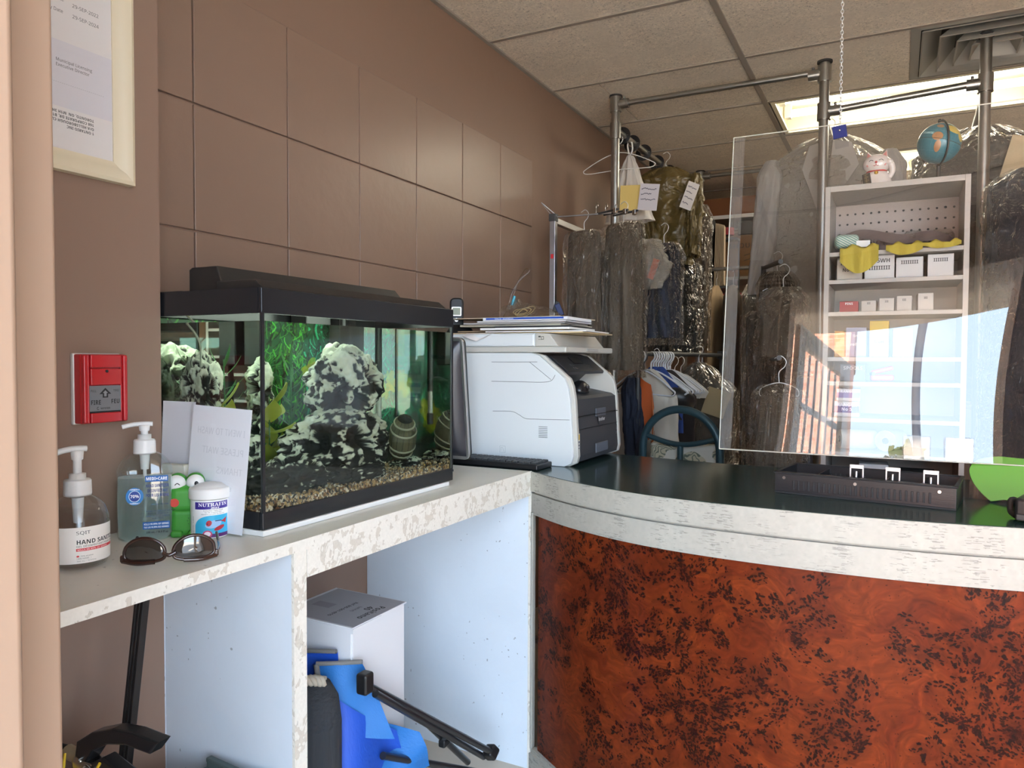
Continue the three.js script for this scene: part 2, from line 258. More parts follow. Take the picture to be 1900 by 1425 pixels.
// curved service counter
const front = new THREE.CatmullRomCurve3([[0.581, -1.879], [0.72, -1.786], [0.854, -1.722], [0.97, -1.684], [1.09, -1.662], [1.26, -1.650], [1.483, -1.655], [1.685, -1.683], [1.88, -1.735], [2.1, -1.83], [2.3, -1.96]].map(([x, z]) => V(x, 0, z)), false, 'centripetal');
const FP = front.getSpacedPoints(90);
function offs(i, d) { const a = FP[Math.max(0, i - 1)], b = FP[Math.min(FP.length - 1, i + 1)], t = b.clone().sub(a).normalize(); return [FP[i].x - t.z * d, FP[i].z + t.x * d]; }   // d > 0 is out, towards the customer
let arcLen = [0]; for (let i = 1; i < FP.length; i++) arcLen.push(arcLen[i - 1] + FP[i].distanceTo(FP[i - 1]));
function strip(i0, i1, y0, y1, dOut, dIn, s = 1) {   // a curved board between two offsets
  const v = [], uv = [], quad = (a, b, c, d, ua, ub, va, vb) => { v.push(...a, ...b, ...c, ...a, ...c, ...d); uv.push(ua, va, ub, va, ub, vb, ua, va, ub, vb, ua, vb); };
  for (let i = i0; i < i1; i++) {
    const A = offs(i, dOut), B = offs(i + 1, dOut), C = offs(i, dIn), D = offs(i + 1, dIn), u0 = arcLen[i] / s, u1 = arcLen[i + 1] / s;
    quad([A[0], y0, A[1]], [B[0], y0, B[1]], [B[0], y1, B[1]], [A[0], y1, A[1]], u0, u1, y0 / s, y1 / s);
    quad([D[0], y0, D[1]], [C[0], y0, C[1]], [C[0], y1, C[1]], [D[0], y1, D[1]], u0, u1, y0 / s, y1 / s);
    quad([A[0], y1, A[1]], [B[0], y1, B[1]], [D[0], y1, D[1]], [C[0], y1, C[1]], u0, u1, 0, 0.02);
    quad([C[0], y0, C[1]], [D[0], y0, D[1]], [B[0], y0, B[1]], [A[0], y0, A[1]], u0, u1, 0, 0.02);
  }
  for (const [i, f] of [[i0, 1], [i1, -1]]) { const A = offs(i, dOut), C = offs(i, dIn); f > 0 ? quad([C[0], y0, C[1]], [A[0], y0, A[1]], [A[0], y1, A[1]], [C[0], y1, C[1]], 0, 0.02, 0, 0.1) : quad([A[0], y0, A[1]], [C[0], y0, C[1]], [C[0], y1, C[1]], [A[0], y1, A[1]], 0, 0.02, 0, 0.1); }
  const g = new THREE.BufferGeometry(); g.setAttribute('position', new THREE.Float32BufferAttribute(v, 3)); g.setAttribute('uv', new THREE.Float32BufferAttribute(uv, 2)); g.computeVertexNormals();
  return toCreasedNormals(g, 0.5);
}
const crackWhite = (() => {
  const m = dataTex(1024, 512, (u, v) => { const n = tileN(u, v, 4, 4, 1), c = fbm(u * 34, v * 260, 3, 2), d = fbm(u * 16, v * 5, 7, 3), f = tileN(u, v, 60, 2, 4) - 0.5; const crack = c > 0.70 - 0.05 * (d - 0.3) ? -34 * sst(0.35, 0.6, d) : 0; const k = 170 + 14 * (n - 0.5) + f * 12 + crack; return [k, k * 0.985, k * 0.93]; });
  return bumped(std(0xffffff, 0.5, { map: m }), grainBump, 0.0004);
})();
const burl = (() => {
  const W = 2048, H = 1024;
  const t = canvasTex(W, H, (g) => {
    const im = g.createImageData(W, H), D = im.data;
    const q = 2; for (let y = 0; y < H; y += q) for (let x = 0; x < W; x += q) {
      const u = x / 200, v = y / 200, w1 = fbm(u * 1.6, v * 1.6, 1, 3), w2 = fbm(u * 1.6 + 9, v * 1.6 + 4, 5, 3), f = fbm(u * 7 + w1 * 16, v * 7 + w2 * 16, 4, 3), st = fbm(u * 4 + w1 * 26, v * 22 + w2 * 22, 6, 2), n = fbm(u * 2.2 + w1 * 4, v * 2.6 + w2 * 4, 2, 3);
      const d = sst(0.40, 0.70, n), l = 0.86 + 0.26 * (f - 0.5) + 0.22 * (st - 0.5), r = lerp(134, 116, d) * l, gg = lerp(57, 46, d) * l, bb = lerp(26, 22, d) * l;
      for (let a = 0; a < q; a++) for (let b = 0; b < q; b++) { const k = ((y + a) * W + x + b) * 4; D[k] = r; D[k + 1] = gg; D[k + 2] = bb; D[k + 3] = 255; }
    }
    g.putImageData(im, 0, 0);
    const eye = (px, py, s, ang, al) => { g.fillStyle = `rgba(${rr(26, 46) | 0},${rr(11, 18) | 0},${rr(8, 13) | 0},${al})`; g.beginPath(); const m = 7, e = rr(0.45, 0.9); for (let k = 0; k < m; k++) { const a = k / m * 6.283, q2 = s * rr(0.65, 1.25), X = Math.cos(a) * q2 * 1.25, Y = Math.sin(a) * q2 * e; const x = px + X * Math.cos(ang) - Y * Math.sin(ang), y = py + X * Math.sin(ang) + Y * Math.cos(ang); k ? g.lineTo(x, y) : g.moveTo(x, y); } g.closePath(); g.fill(); };
    for (let c = 0; c < 1750; c++) {
      const cx = rr(0, W), cy = rr(0, H); if (fbm(cx / 120, cy / 120, 20, 2) < 0.43) continue;
      const R = rr(8, 30) * (rnd() < 0.08 ? 1.7 : 1), ang = fbm(cx / 160, cy / 160, 31, 2) * 9;
      g.fillStyle = `rgba(66,26,14,${rr(0.10, 0.26)})`; g.beginPath(); g.ellipse(cx, cy, R * 1.25, R * 0.8, ang, 0, 7); g.fill();
      for (let k = 0; k < R * 0.55; k++) { const a = rr(0, 6.28), d = Math.sqrt(rnd()) * R, X = Math.cos(a) * d * 1.3, Y = Math.sin(a) * d * 0.75; eye(cx + X * Math.cos(ang) - Y * Math.sin(ang), cy + X * Math.sin(ang) + Y * Math.cos(ang), rr(1.8, 6.0), ang + rr(-0.7, 0.7), rr(0.72, 0.97)); }
    }
    for (let k = 0; k < 2600; k++) eye(rr(0, W), rr(0, H), rr(0.8, 2.6), rr(0, 3), rr(0.35, 0.75));
  });
  t.wrapS = t.wrapT = THREE.RepeatWrapping; t.repeat.set(1 / 1.5, 1 / 0.75);
  return phys(lin(0.88, 0.84, 0.74), 0.40, { map: t, specularIntensity: 0.22, clearcoat: 0.06, clearcoatRoughness: 0.12 });
})();
{
  const c = thing('curved_counter', 'curved service counter with burl wood front and dark green top', 'counter');
  const N = FP.length - 1, sh = new THREE.Shape(); const o = offs(0, 0.002); sh.moveTo(0.01, 1.8815); sh.lineTo(o[0], 1.8815);
  for (let i = 1; i <= N; i++) { const p = offs(i, 0.0); sh.lineTo(p[0], -p[1]); }
  for (const [x, z] of [[2.3, -2.52], [2.05, -2.40], [1.8, -2.32], [1.4, -2.285], [1.035, -2.30], [0.674, -2.36], [0.5, -2.43], [0.01, -2.46]]) sh.lineTo(x, -z);
  const top = ext(sh, 0.016, 0.002); top.rotateX(-Math.PI / 2); top.translate(0, SLAB - 0.0158, 0);
  part(c, 'countertop', uvm(top, 0.5), phys(0xffffff, 0.16, { map: dataTex(256, 256, (u, v) => { const n = tileN(u, v, 40, 3), k = 52 + 22 * (n - 0.5); return [k * 0.74, k * 1.16, k * 1.10]; }), clearcoat: 0.1, clearcoatRoughness: 0.1 }), 'dark green laminate top');
  part(c, 'upper_fascia', strip(0, 64, 0.797, SLAB - 0.001, 0.003, -0.012, 0.5), crackWhite, 'cracked white painted upper band'); part(c, 'upper_fascia', strip(64, N, 0.797, SLAB - 0.001, 0.0015, -0.012, 0.5), crackWhite);
  part(c, 'bead', strip(0, N, 0.7905, 0.797, -0.0105, -0.018, 0.5), crackWhite);
  part(c, 'lower_fascia', strip(0, 64, 0.738, 0.7905, -0.001, -0.014, 0.5), crackWhite, 'white painted lower band'); part(c, 'lower_fascia', strip(64, N, 0.738, 0.7905, -0.0025, -0.014, 0.5), crackWhite);
  part(c, 'bead', strip(0, N, 0.730, 0.738, -0.004, -0.018, 0.5), crackWhite);
  part(c, 'burl_panel', strip(1, 61, 0.062, 0.730, -0.012, -0.03, 1), burl, 'glossy red-brown burl laminate panel'); part(c, 'burl_panel', strip(61, N, 0.062, 0.730, -0.0112, -0.03, 1), burl);
  part(c, 'base_trim', [strip(0, N, 0.0, 0.050, 0.004, -0.02, 0.5), strip(0, N, 0.05, 0.062, -0.004, -0.02, 0.5)], crackWhite);
  part(c, 'corner_strip', b2(0.581, 0.588, 0.062, 0.737, -1.892, -1.8755, 0.002), crackWhite);
}

// ================= AQUARIUM =================
{
  const x0 = 0.20, x1 = 0.503, z0 = -0.957, z1 = -1.583, yb = SLAB + 0.011, yt = 1.29;
  const pad = solo('foam_pad', uvm(b2(x0 - 0.004, x1 + 0.005, SLAB + 0.0004, SLAB + 0.0105, z1 + 0.02, z0 + 0.004, 0.002), 0.2), bumped(std(lin(0.83, 0.83, 0.80), 0.8), grainBump, 0.0006), 'thin white foam pad under the aquarium', 'foam pad');
  const t = thing('aquarium', 'glass aquarium with black hood standing on the white counter', 'aquarium');
  const frameM = std(lin(0.014, 0.015, 0.018), 0.27), T = 0.006;
  const ringBox = (ya, yz, d, dz) => [b2(x1 - T, x1 + d, ya, yz, z1 - d, z0 + d, 0.002), b2(x0 - d, x0 + T, ya, yz, z1 - d, z0 + d, 0.002), b2(x0 + T, x1 - T, ya, yz, z0 - T, z0 + d, 0), b2(x0 + T, x1 - T, ya, yz, z1 - d, z1 + T, 0)];
  part(t, 'bottom_frame', [...ringBox(yb, yb + 0.031, 0.002), b2(x0, x1, yb, yb + 0.006, z1, z0)], frameM);
  part(t, 'top_frame', [...ringBox(yt - 0.045, yt, 0.0025), b2(x0 + T, x1 - T, yt - 0.012, yt - 0.004, z1 + T, z0 - T)], frameM);
  const gy0 = yb + 0.02, gy1 = yt - 0.03, h = gy1 - gy0, cy_ = (gy0 + gy1) / 2, glass = sheet({ ior: 1.22, color: lin(0.96, 1, 0.97) });
  part(t, 'front_pane', mv(plane(z0 - z1, h), x1, cy_, (z0 + z1) / 2, 0, Math.PI / 2), glass);
  part(t, 'side_pane', mv(plane(x1 - x0, h), (x0 + x1) / 2, cy_, z0), glass);
  part(t, 'side_pane', mv(plane(x1 - x0, h), (x0 + x1) / 2, cy_, z1, 0, Math.PI), glass);
  for (const [x, z] of [[x1, z0], [x1, z1], [x0, z0], [x0, z1]]) part(t, 'silicone_seam', b2(x - Math.sign(x - 0.35) * 0.005, x + Math.sign(x - 0.35) * 0.0006, gy0, gy1, z - Math.sign(z + 1.27) * 0.005, z + Math.sign(z + 1.27) * 0.0006, 0.0015), std(lin(0.02, 0.024, 0.024), 0.3));
  part(t, 'corner_trim', b2(x1 + 0.0008, x1 + 0.0024, gy0 + 0.01, gy1 - 0.012, z0 - 0.004, z0 + 0.0018), frameM); part(t, 'corner_trim', b2(x1 + 0.0008, x1 + 0.002, gy0 + 0.01, gy1 - 0.012, z1 - 0.0015, z1 + 0.004), frameM);
  // hood: a low tray with a raised lamp box
  const hoodM = bumped(std(lin(0.020, 0.019, 0.018), 0.42), grainBump, 0.0004);
  const low = ext([[0, 0], [0.118, 0], [0.118, 0.006], [0.098, 0.021], [0.0, 0.021]], 0.60, 0.003); mv(low, 0.375, yt - 0.004, z1 + 0.012);
  const hood = part(t, 'hood', low, hoodM);
  const hi = ext([[0.0, 0], [0.095, 0], [0.09, 0.012], [0.074, 0.050], [0.008, 0.050], [0.0, 0.046]], 0.585, 0.003); mv(hi, 0.292, yt - 0.003, z1 + 0.018);
  const hp = hi.attributes.position; for (let i = 0; i < hp.count; i++) if (hp.getZ(i) < z1 + 0.1 && hp.getY(i) > yt + 0.02) hp.setZ(i, hp.getZ(i) + 0.03); hi.computeVertexNormals();
  part(hood, 'lamp_box', hi, hoodM);
  part(hood, 'rear_lid', b2(x0 + 0.004, 0.292, yt - 0.004, yt + 0.002, z1 + 0.01, z0 - 0.006, 0.001), hoodM);
  // backdrop film on the back pane
  const backTex = canvasTex(1024, 768, (g, w, h) => {
    const bg = g.createLinearGradient(0, 0, w, 0); bg.addColorStop(0, '#2c5a2c'); bg.addColorStop(0.45, '#1f5b3a'); bg.addColorStop(1, '#1f6a55'); g.fillStyle = bg; g.fillRect(0, 0, w, h);
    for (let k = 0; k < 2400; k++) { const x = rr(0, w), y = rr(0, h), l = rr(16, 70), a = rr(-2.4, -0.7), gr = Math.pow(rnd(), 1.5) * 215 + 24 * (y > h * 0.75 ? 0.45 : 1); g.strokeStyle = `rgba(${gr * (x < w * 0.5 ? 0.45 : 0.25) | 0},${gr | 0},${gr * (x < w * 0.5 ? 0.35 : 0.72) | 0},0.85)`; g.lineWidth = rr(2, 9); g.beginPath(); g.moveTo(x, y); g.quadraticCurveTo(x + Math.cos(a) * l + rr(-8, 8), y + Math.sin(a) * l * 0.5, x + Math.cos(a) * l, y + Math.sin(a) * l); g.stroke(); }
    const frond = (x, y, n, L, c) => { for (let k = 0; k < n; k++) { const a = -Math.PI * k / (n - 1) + rr(-0.1, 0.1); g.strokeStyle = c; g.lineWidth = rr(1, 2.6); g.beginPath(); g.moveTo(x, y); g.lineTo(x + Math.cos(a) * L * rr(0.7, 1), y + Math.sin(a) * L * rr(0.7, 1)); g.stroke(); } };
    frond(170, 300, 26, 120, 'rgba(60,150,80,0.8)'); frond(300, 240, 30, 110, 'rgba(92,165,90,0.8)'); frond(640, 420, 26, 120, 'rgba(80,180,150,0.6)'); frond(900, 480, 26, 120, 'rgba(80,180,150,0.6)');
    for (const [x, y, r, n] of [[90, 470, 70, 60], [150, 540, 60, 50], [230, 360, 50, 18], [560, 250, 55, 30], [760, 540, 62, 60], [800, 470, 50, 40], [980, 330, 60, 30]]) for (let k = 0; k < n; k++) { const a = rr(0, 6.28), d = Math.sqrt(rnd()) * r; g.fillStyle = `rgba(${rr(140, 196) | 0},${rr(150, 196) | 0},${rr(10, 46) | 0},0.85)`; g.beginPath(); g.ellipse(x + Math.cos(a) * d, y + Math.sin(a) * d, rr(12, 28), rr(8, 18), rr(0, 3), 0, 7); g.fill(); }
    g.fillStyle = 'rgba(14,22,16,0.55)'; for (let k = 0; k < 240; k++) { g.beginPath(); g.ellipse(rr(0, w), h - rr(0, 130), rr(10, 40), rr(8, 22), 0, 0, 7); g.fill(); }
  });
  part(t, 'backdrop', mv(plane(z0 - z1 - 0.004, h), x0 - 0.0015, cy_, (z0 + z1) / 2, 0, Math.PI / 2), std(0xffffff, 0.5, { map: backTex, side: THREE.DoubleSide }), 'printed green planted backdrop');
  // water
  const wy = 1.232, water = phys(0xffffff, 0, { transmission: 1, thickness: 0.3, ior: 1.33, attenuationColor: lin(0.66, 0.86, 0.68), attenuationDistance: 0.9 });
  part(t, 'water', b2(x0 + 0.001, x1 - 0.001, yb + 0.012, wy, z1 + 0.001, z0 - 0.001), water);
  // hood lamp
  part(hood, 'lamp_tube', mv(cyl(0.007, 0.007, 0.4, 0, 0, 0, 12), 0.325, yt - 0.022, (z0 + z1) / 2, Math.PI / 2), std(0xffffff, 0.5, { emissive: lin(0.85, 1, 0.85), emissiveIntensity: 1.6 }));
  const hl = new THREE.RectAreaLight(lin(0.9, 1, 0.86), 1.25, 0.05, 0.4); hl.position.set(0.325, yt - 0.031, (z0 + z1) / 2); hl.rotation.x = -Math.PI / 2; hl.name = 'light'; t.add(hl);
  // gravel: uncounted pebbles
  const bed = (x, z) => 0.018 + 0.012 * noise(x * 12, z * 9, 3) + 0.012 * sst(-1.25, -0.95, z);
  const gm = std(0xffffff, 0.7), NP = 5600, gi = new THREE.InstancedMesh(new THREE.IcosahedronGeometry(0.0040, 0), gm, NP); gi.name = numbered('gravel'); gi.castShadow = gi.receiveShadow = true;
  const m = new THREE.Matrix4(), q = new THREE.Quaternion(), pal = [[0.40, 0.26, 0.12], [0.60, 0.46, 0.28], [0.24, 0.12, 0.05], [0.72, 0.64, 0.50], [0.11, 0.08, 0.06], [0.46, 0.29, 0.11], [0.05, 0.045, 0.04]];
  for (let i = 0; i < NP; i++) {
    const k = i % 10; let x = rr(x0 + 0.01, x1 - 0.006), z = rr(z1 + 0.01, z0 - 0.006), y = bed(x, z);
    if (k < 4) { x = x1 - rr(0.0055, 0.009); y = rr(0, bed(x, z)); } else if (k < 6) { z = z0 - rr(0.0055, 0.009); y = rr(0, bed(x, z)); }
    q.setFromEuler(new THREE.Euler(rr(0, 6), rr(0, 6), rr(0, 6))); m.compose(V(x, yb + 0.018 + y, z), q, V(rr(0.7, 1.3), rr(0.6, 1), rr(0.7, 1.25))); gi.setMatrixAt(i, m);
    const c = pal[Math.floor(rnd() * pal.length)], s = rr(0.75, 1.15); gi.setColorAt(i, lin(c[0] * s, c[1] * s, c[2] * s));
  }
  gi.userData = { label: 'brown and cream gravel bed on the aquarium floor', category: 'gravel', kind: 'stuff' }; scene.add(gi);
  part(t, 'gravel_base', grid(20, 40, (u, v) => { const x = lerp(x0 + 0.008, x1 - 0.0085, v), z = lerp(z1 + 0.008, z0 - 0.0085, u); const e = Math.min(u, 1 - u, v, 1 - v) < 0.001 ? 0 : bed(x, z); return [x, yb + 0.015 + e, z]; }), std(lin(0.10, 0.075, 0.05), 0.9));
  // crusted lava rocks
  const rockM = std(0xffffff, 0.85, { vertexColors: true });
  function rock(cx, cy, cz, rx, ry, rz, s, label, amt = 0.5, low = 0, detail = 36) {
    const g = mergeVertices(new THREE.IcosahedronGeometry(1, detail).deleteAttribute('uv').deleteAttribute('normal')), p = g.attributes.position, col = new Float32Array(p.count * 3);
    for (let i = 0; i < p.count; i++) {
      const x = p.getX(i), y = p.getY(i), z = p.getZ(i), n = fbm(x * 1.5 + s, y * 1.5, z * 1.5, 3), hole = sst(0.55, 0.72, noise(x * 3.3 + s * 2, y * 3.3 + 4, z * 3.3)), f = fbm(x * 7 + s, y * 7, z * 7, 3), ridge = 1 - Math.abs(2 * fbm(x * 3 + s, y * 3 + 7, z * 3, 3) - 1), pit = sst(0.60, 0.74, noise(x * 9 + s, y * 9, z * 9 + 5));
      const k = 0.72 + 0.55 * n - 0.30 * hole + 0.12 * (f - 0.5) + 0.16 * (ridge - 0.8) - 0.07 * pit;
      p.setXYZ(i, x * k * rx, y * k * ry, z * k * rz);
      const crust = sst(0.525, 0.56, 0.55 * fbm(x * 2.6 + 11, y * 2.6 + s, z * 2.6, 4) + 0.45 * fbm(x * 8 + 3, y * 8 + s, z * 8, 3) + 0.12 * (ridge - 0.75) + 0.17 * (amt - 0.5) + 0.12 * (y - low) - 0.25 * hole - 0.22 * pit), c = (f - 0.5) * 0.35;
      col[i * 3] = lerp(0.014, 0.60 + c, crust); col[i * 3 + 1] = lerp(0.015, 0.62 + c, crust); col[i * 3 + 2] = lerp(0.014, 0.50 + c, crust);
    }
    g.setAttribute('color', new THREE.BufferAttribute(col, 3)); g.computeVertexNormals();
    const r = solo('aquarium_rock', g, rockM, label, 'rock', 'rocks in the aquarium'); r.position.set(cx, cy, cz); return r;
  }
  rock(0.355, 1.105, -1.275, 0.088, 0.088, 0.118, 3.1, 'upper pale crusted lava rock in the aquarium', 0.62, -0.3, 60);
  rock(0.375, 0.985, -1.245, 0.085, 0.085, 0.165, 8.4, 'large lower black and cream lava rock in the aquarium', 0.5, 0, 60);
  rock(0.40, 0.925, -1.09, 0.07, 0.055, 0.10, 15.7, 'dark curly lava rock at the near end of the aquarium', 0.1);
  rock(0.43, 0.918, -1.26, 0.05, 0.035, 0.10, 21.3, 'low black lava rock lying on the gravel in front', 0.15);
  rock(0.27, 1.10, -1.07, 0.05, 0.07, 0.055, 27.9, 'round pale lava rock beside the near end pane', 0.7, -0.3);
  rock(0.34, 0.905, -1.52, 0.06, 0.022, 0.045, 33.3, 'flat mossy lava rock beneath the barrel', 0.3);
  // barrel ornament
  const b = thing('barrel_ornament', 'weathered wooden barrel ornament sunk in the aquarium gravel', 'ornament', [0.36, 0.975, -1.485], 0.2); b.rotation.x = 0.25; b.rotation.z = -0.45;
  const prof = (y) => 0.044 - 7.5 * y * y, bw = std(0xffffff, 0.8, { map: dataTex(256, 128, (u, v) => { const st = (u * 14) % 1, n = fbm(u * 60, v * 6, 2, 3), k = 92 + 60 * (n - 0.5) - (st < 0.08 ? 62 : 0); return [k, k * 0.98, k * 0.72]; }) });
  for (let k = 0; k < 14; k++) part(b, 'stave', grid(3, 10, (u, v) => { const a = (k + 0.04 + u * 0.92) / 14 * 6.283, y = lerp(-0.052, 0.052, v), r = prof(y) + 0.0008 * Math.sin(u * 3.14); return [Math.cos(a) * r, y, -Math.sin(a) * r]; }), bw);
  part(b, 'barrel_core', lathe([[0, -0.048], [prof(0.048) - 0.001, -0.048], [prof(0.02) - 0.001, -0.02], [prof(0.02) - 0.001, 0.02], [prof(0.044) - 0.001, 0.044], [prof(0.044) - 0.006, 0.044], [0.03, 0.03], [0, 0.03]], 28), std(lin(0.02, 0.02, 0.016), 0.9));
  for (const y of [-0.036, -0.018, 0.022, 0.040]) part(b, 'hoop', mv(new THREE.TorusGeometry(prof(y) + 0.0008, 0.0026, 8, 40), 0, y, 0, Math.PI / 2), std(lin(0.35, 0.34, 0.24), 0.6));
  // yellow and green plastic plants
  const lm = phys(lin(0.42, 0.46, 0.05), 0.6, { transmission: 0.3, thickness: 0, side: THREE.DoubleSide }), lg = phys(lin(0.05, 0.22, 0.06), 0.6, { transmission: 0.3, thickness: 0, side: THREE.DoubleSide });
  const leafG = (L, W) => grid(4, 6, (u, v) => [(u - 0.5) * W * Math.sin(Math.PI * clamp(v * 0.94 + 0.04)), v * L, 0.12 * L * Math.sin(v * 2.2) + Math.abs(u - 0.5) * W * 0.2]);
  function plant(x, z, h, n, mat, L, W, label) {
    const p = thing('plastic_plant', label, 'plant', [x, yb + 0.03, z], 0, 'plastic plants in the aquarium');
    part(p, 'stem', tube([[0, 0, 0], [0.006, h * 0.5, 0.004], [0, h, 0]], 0.0015, 16, 5), lg);
    for (let k = 0; k < n; k++) { const l = part(p, 'leaf', leafG(L, W), mat); l.position.set(0, lerp(h * 0.15, h, k / n), 0); l.rotation.set(rr(0.4, 1.2), k * 2.4, 0, 'YXZ'); }
  }
  plant(0.30, -1.10, 0.20, 16, lm, 0.062, 0.044, 'yellow broad leaved plastic plant left of the rocks');
  plant(0.265, -1.03, 0.12, 14, lm, 0.055, 0.042, 'short yellow plastic plant near the left end');
  plant(0.25, -1.19, 0.27, 26, lg, 0.06, 0.008, 'tall feathery green plastic plant behind the rocks');
  plant(0.245, -1.09, 0.22, 26, lg, 0.055, 0.007, 'feathery green plastic plant at the back left');
  plant(0.275, -1.44, 0.10, 14, lm, 0.035, 0.026, 'small yellow plastic plant behind the barrel');
  // equipment
  const f = thing('aquarium_filter', 'black hang-on aquarium filter box with intake tube', 'filter');
  part(f, 'box', b2(0.212, 0.262, 1.15, 1.28, -1.415, -1.33, 0.004), black); part(f, 'intake_tube', bar([0.24, 1.16, -1.35], [0.24, 0.95, -1.35], 0.007), blackMatte); part(f, 'strainer', cyl(0.011, 0.011, 0.05, 0.24, 0.94, -1.35, 12), blackMatte);
  const ht = thing('aquarium_heater', 'slim black aquarium heater hanging at the back', 'heater');
  part(ht, 'body', bar([0.25, 1.08, -1.475], [0.25, 1.282, -1.475], 0.0105), black); part(ht, 'glass_sleeve', bar([0.25, 1.02, -1.475], [0.25, 1.08, -1.475], 0.009), std(lin(0.5, 0.5, 0.48), 0.2)); part(ht, 'end_cap', bar([0.25, 0.99, -1.475], [0.25, 1.02, -1.475], 0.0115), black);
  solo('air_tube', tube([[0.26, 1.25, -1.0], [0.30, 1.2, -1.02], [0.285, 1.12, -1.05], [0.31, 1.06, -1.05], [0.325, 1.04, -1.06]], 0.0022, 40, 6), std(lin(0.5, 0.55, 0.42), 0.3), 'thin pale air hose dangling in the aquarium', 'hose');
}

// ================= ON AND ABOVE THE LEFT COUNTER =================
const textOn = (g, s, x, y, size, color = '#111', weight = 'bold', align = 'left', maxW) => { g.fillStyle = color; g.font = `${weight} ${size}px sans-serif`; g.textAlign = align; g.textBaseline = 'alphabetic'; maxW ? g.fillText(s, x, y, maxW) : g.fillText(s, x, y); };
// framed licence
{
  const y0 = 1.474, y1 = 1.90, z0 = -0.889, z1 = -0.50;   // hangs on the pier, faces +x
  const f = thing('framed_certificate', 'business licence in a cream picture frame on the wall pier', 'picture frame', [0.25, (y0 + y1) / 2, (z0 + z1) / 2], Math.PI / 2);
  const W = z1 - z0, H = y1 - y0, fm = std(lin(0.74, 0.65, 0.47), 0.45), B = 0.036;
  const rail = (w) => { const s = ext([[0, 0], [B, 0], [B, 0.009], [B * 0.72, 0.011], [B * 0.5, 0.018], [0.006, 0.02], [0, 0.017]], w, 0); return s; };
  const mk = (len, rot, x, y) => { const g = rail(len); const p = g.attributes.position; for (let i = 0; i < p.count; i++) { const d = p.getX(i), z = p.getZ(i); p.setZ(i, z < len / 2 ? d : len - d); } g.computeVertexNormals(); g.translate(0, 0, -len / 2); g.applyMatrix4(new THREE.Matrix4().makeBasis(V(0, 1, 0), V(0, 0, 1), V(1, 0, 0))); g.translate(0, -0, 0); mv(g, 0, 0, 0, 0, 0, rot); g.translate(x, y, 0); return toCreasedNormals(g, 0.6); };
  part(f, 'frame_rail', mk(W, 0, 0, -H / 2), fm); part(f, 'frame_rail', mk(W, Math.PI, 0, H / 2), fm); part(f, 'frame_rail', mk(H, Math.PI / 2, W / 2, 0), fm); part(f, 'frame_rail', mk(H, -Math.PI / 2, -W / 2, 0), fm);
  const doc = canvasTex(1024, 1120, (g, w, h) => {
    g.fillStyle = '#dcd8d6'; g.fillRect(0, 0, w, h); g.fillStyle = 'rgba(200,198,210,0.5)'; g.fillRect(0, 560, w, 330);
    for (let k = 0; k < 46; k++) { g.fillStyle = '#333'; g.fillRect(640 + k * 6.4, 92, hash3(k, 1, 1) > 0.4 ? 4.4 : 2, 52); }
    textOn(g, '275849', 880, 80, 20, '#555', 'normal');
    textOn(g, 'Print Date', 620, 190, 24, '#666', 'normal'); textOn(g, '06-SEP-2023', 790, 190, 26, '#666', 'normal');
    textOn(g, 'POST IN A CONSPICUOUS PLACE', 240, 280, 33, '#2c2c2c');
    textOn(g, 'Issued Date', 620, 360, 24, '#666', 'normal'); textOn(g, '29-SEP-2022', 790, 370, 26, '#666', 'normal'); textOn(g, 'Expiry Date', 620, 420, 24, '#666', 'normal'); textOn(g, '29-SEP-2024', 790, 424, 26, '#666', 'normal');
    textOn(g, 'Licence Class Dry Cleaner', 120, 540, 24, '#777', 'normal');
    textOn(g, 'Executive Director', 700, 690, 22, '#555', 'normal'); textOn(g, 'Municipal Licensing', 700, 665, 22, '#555', 'normal');
    g.strokeStyle = '#777'; g.setLineDash([6, 5]); g.beginPath(); g.moveTo(60, 770); g.lineTo(960, 770); g.stroke();
    g.save(); g.translate(900, 905); g.rotate(Math.PI); ['1 ONTARIO INC', 'O/A HILLSBOROUGH CLEANERS', '168 CORPORATE DR, B10', 'TORONTO, ON  M1H 3H9'].forEach((s, k) => textOn(g, s, 0, -10 - k * 0 + (k * 22) - 60, 20, '#444')); g.restore();
  });
  part(f, 'document', mv(plane(W - 0.06, H - 0.06), 0, 0, 0.0065), std(0xffffff, 0.6, { map: doc }), 'printed licence sheet');
  part(f, 'backing', bx(W - 0.05, H - 0.05, 0.005, 0, 0, 0.003), std(lin(0.3, 0.25, 0.2), 0.8));
  part(f, 'glass', mv(plane(W - 0.06, H - 0.06), 0, 0, 0.0085), sheet({ ior: 1.35 }));
}
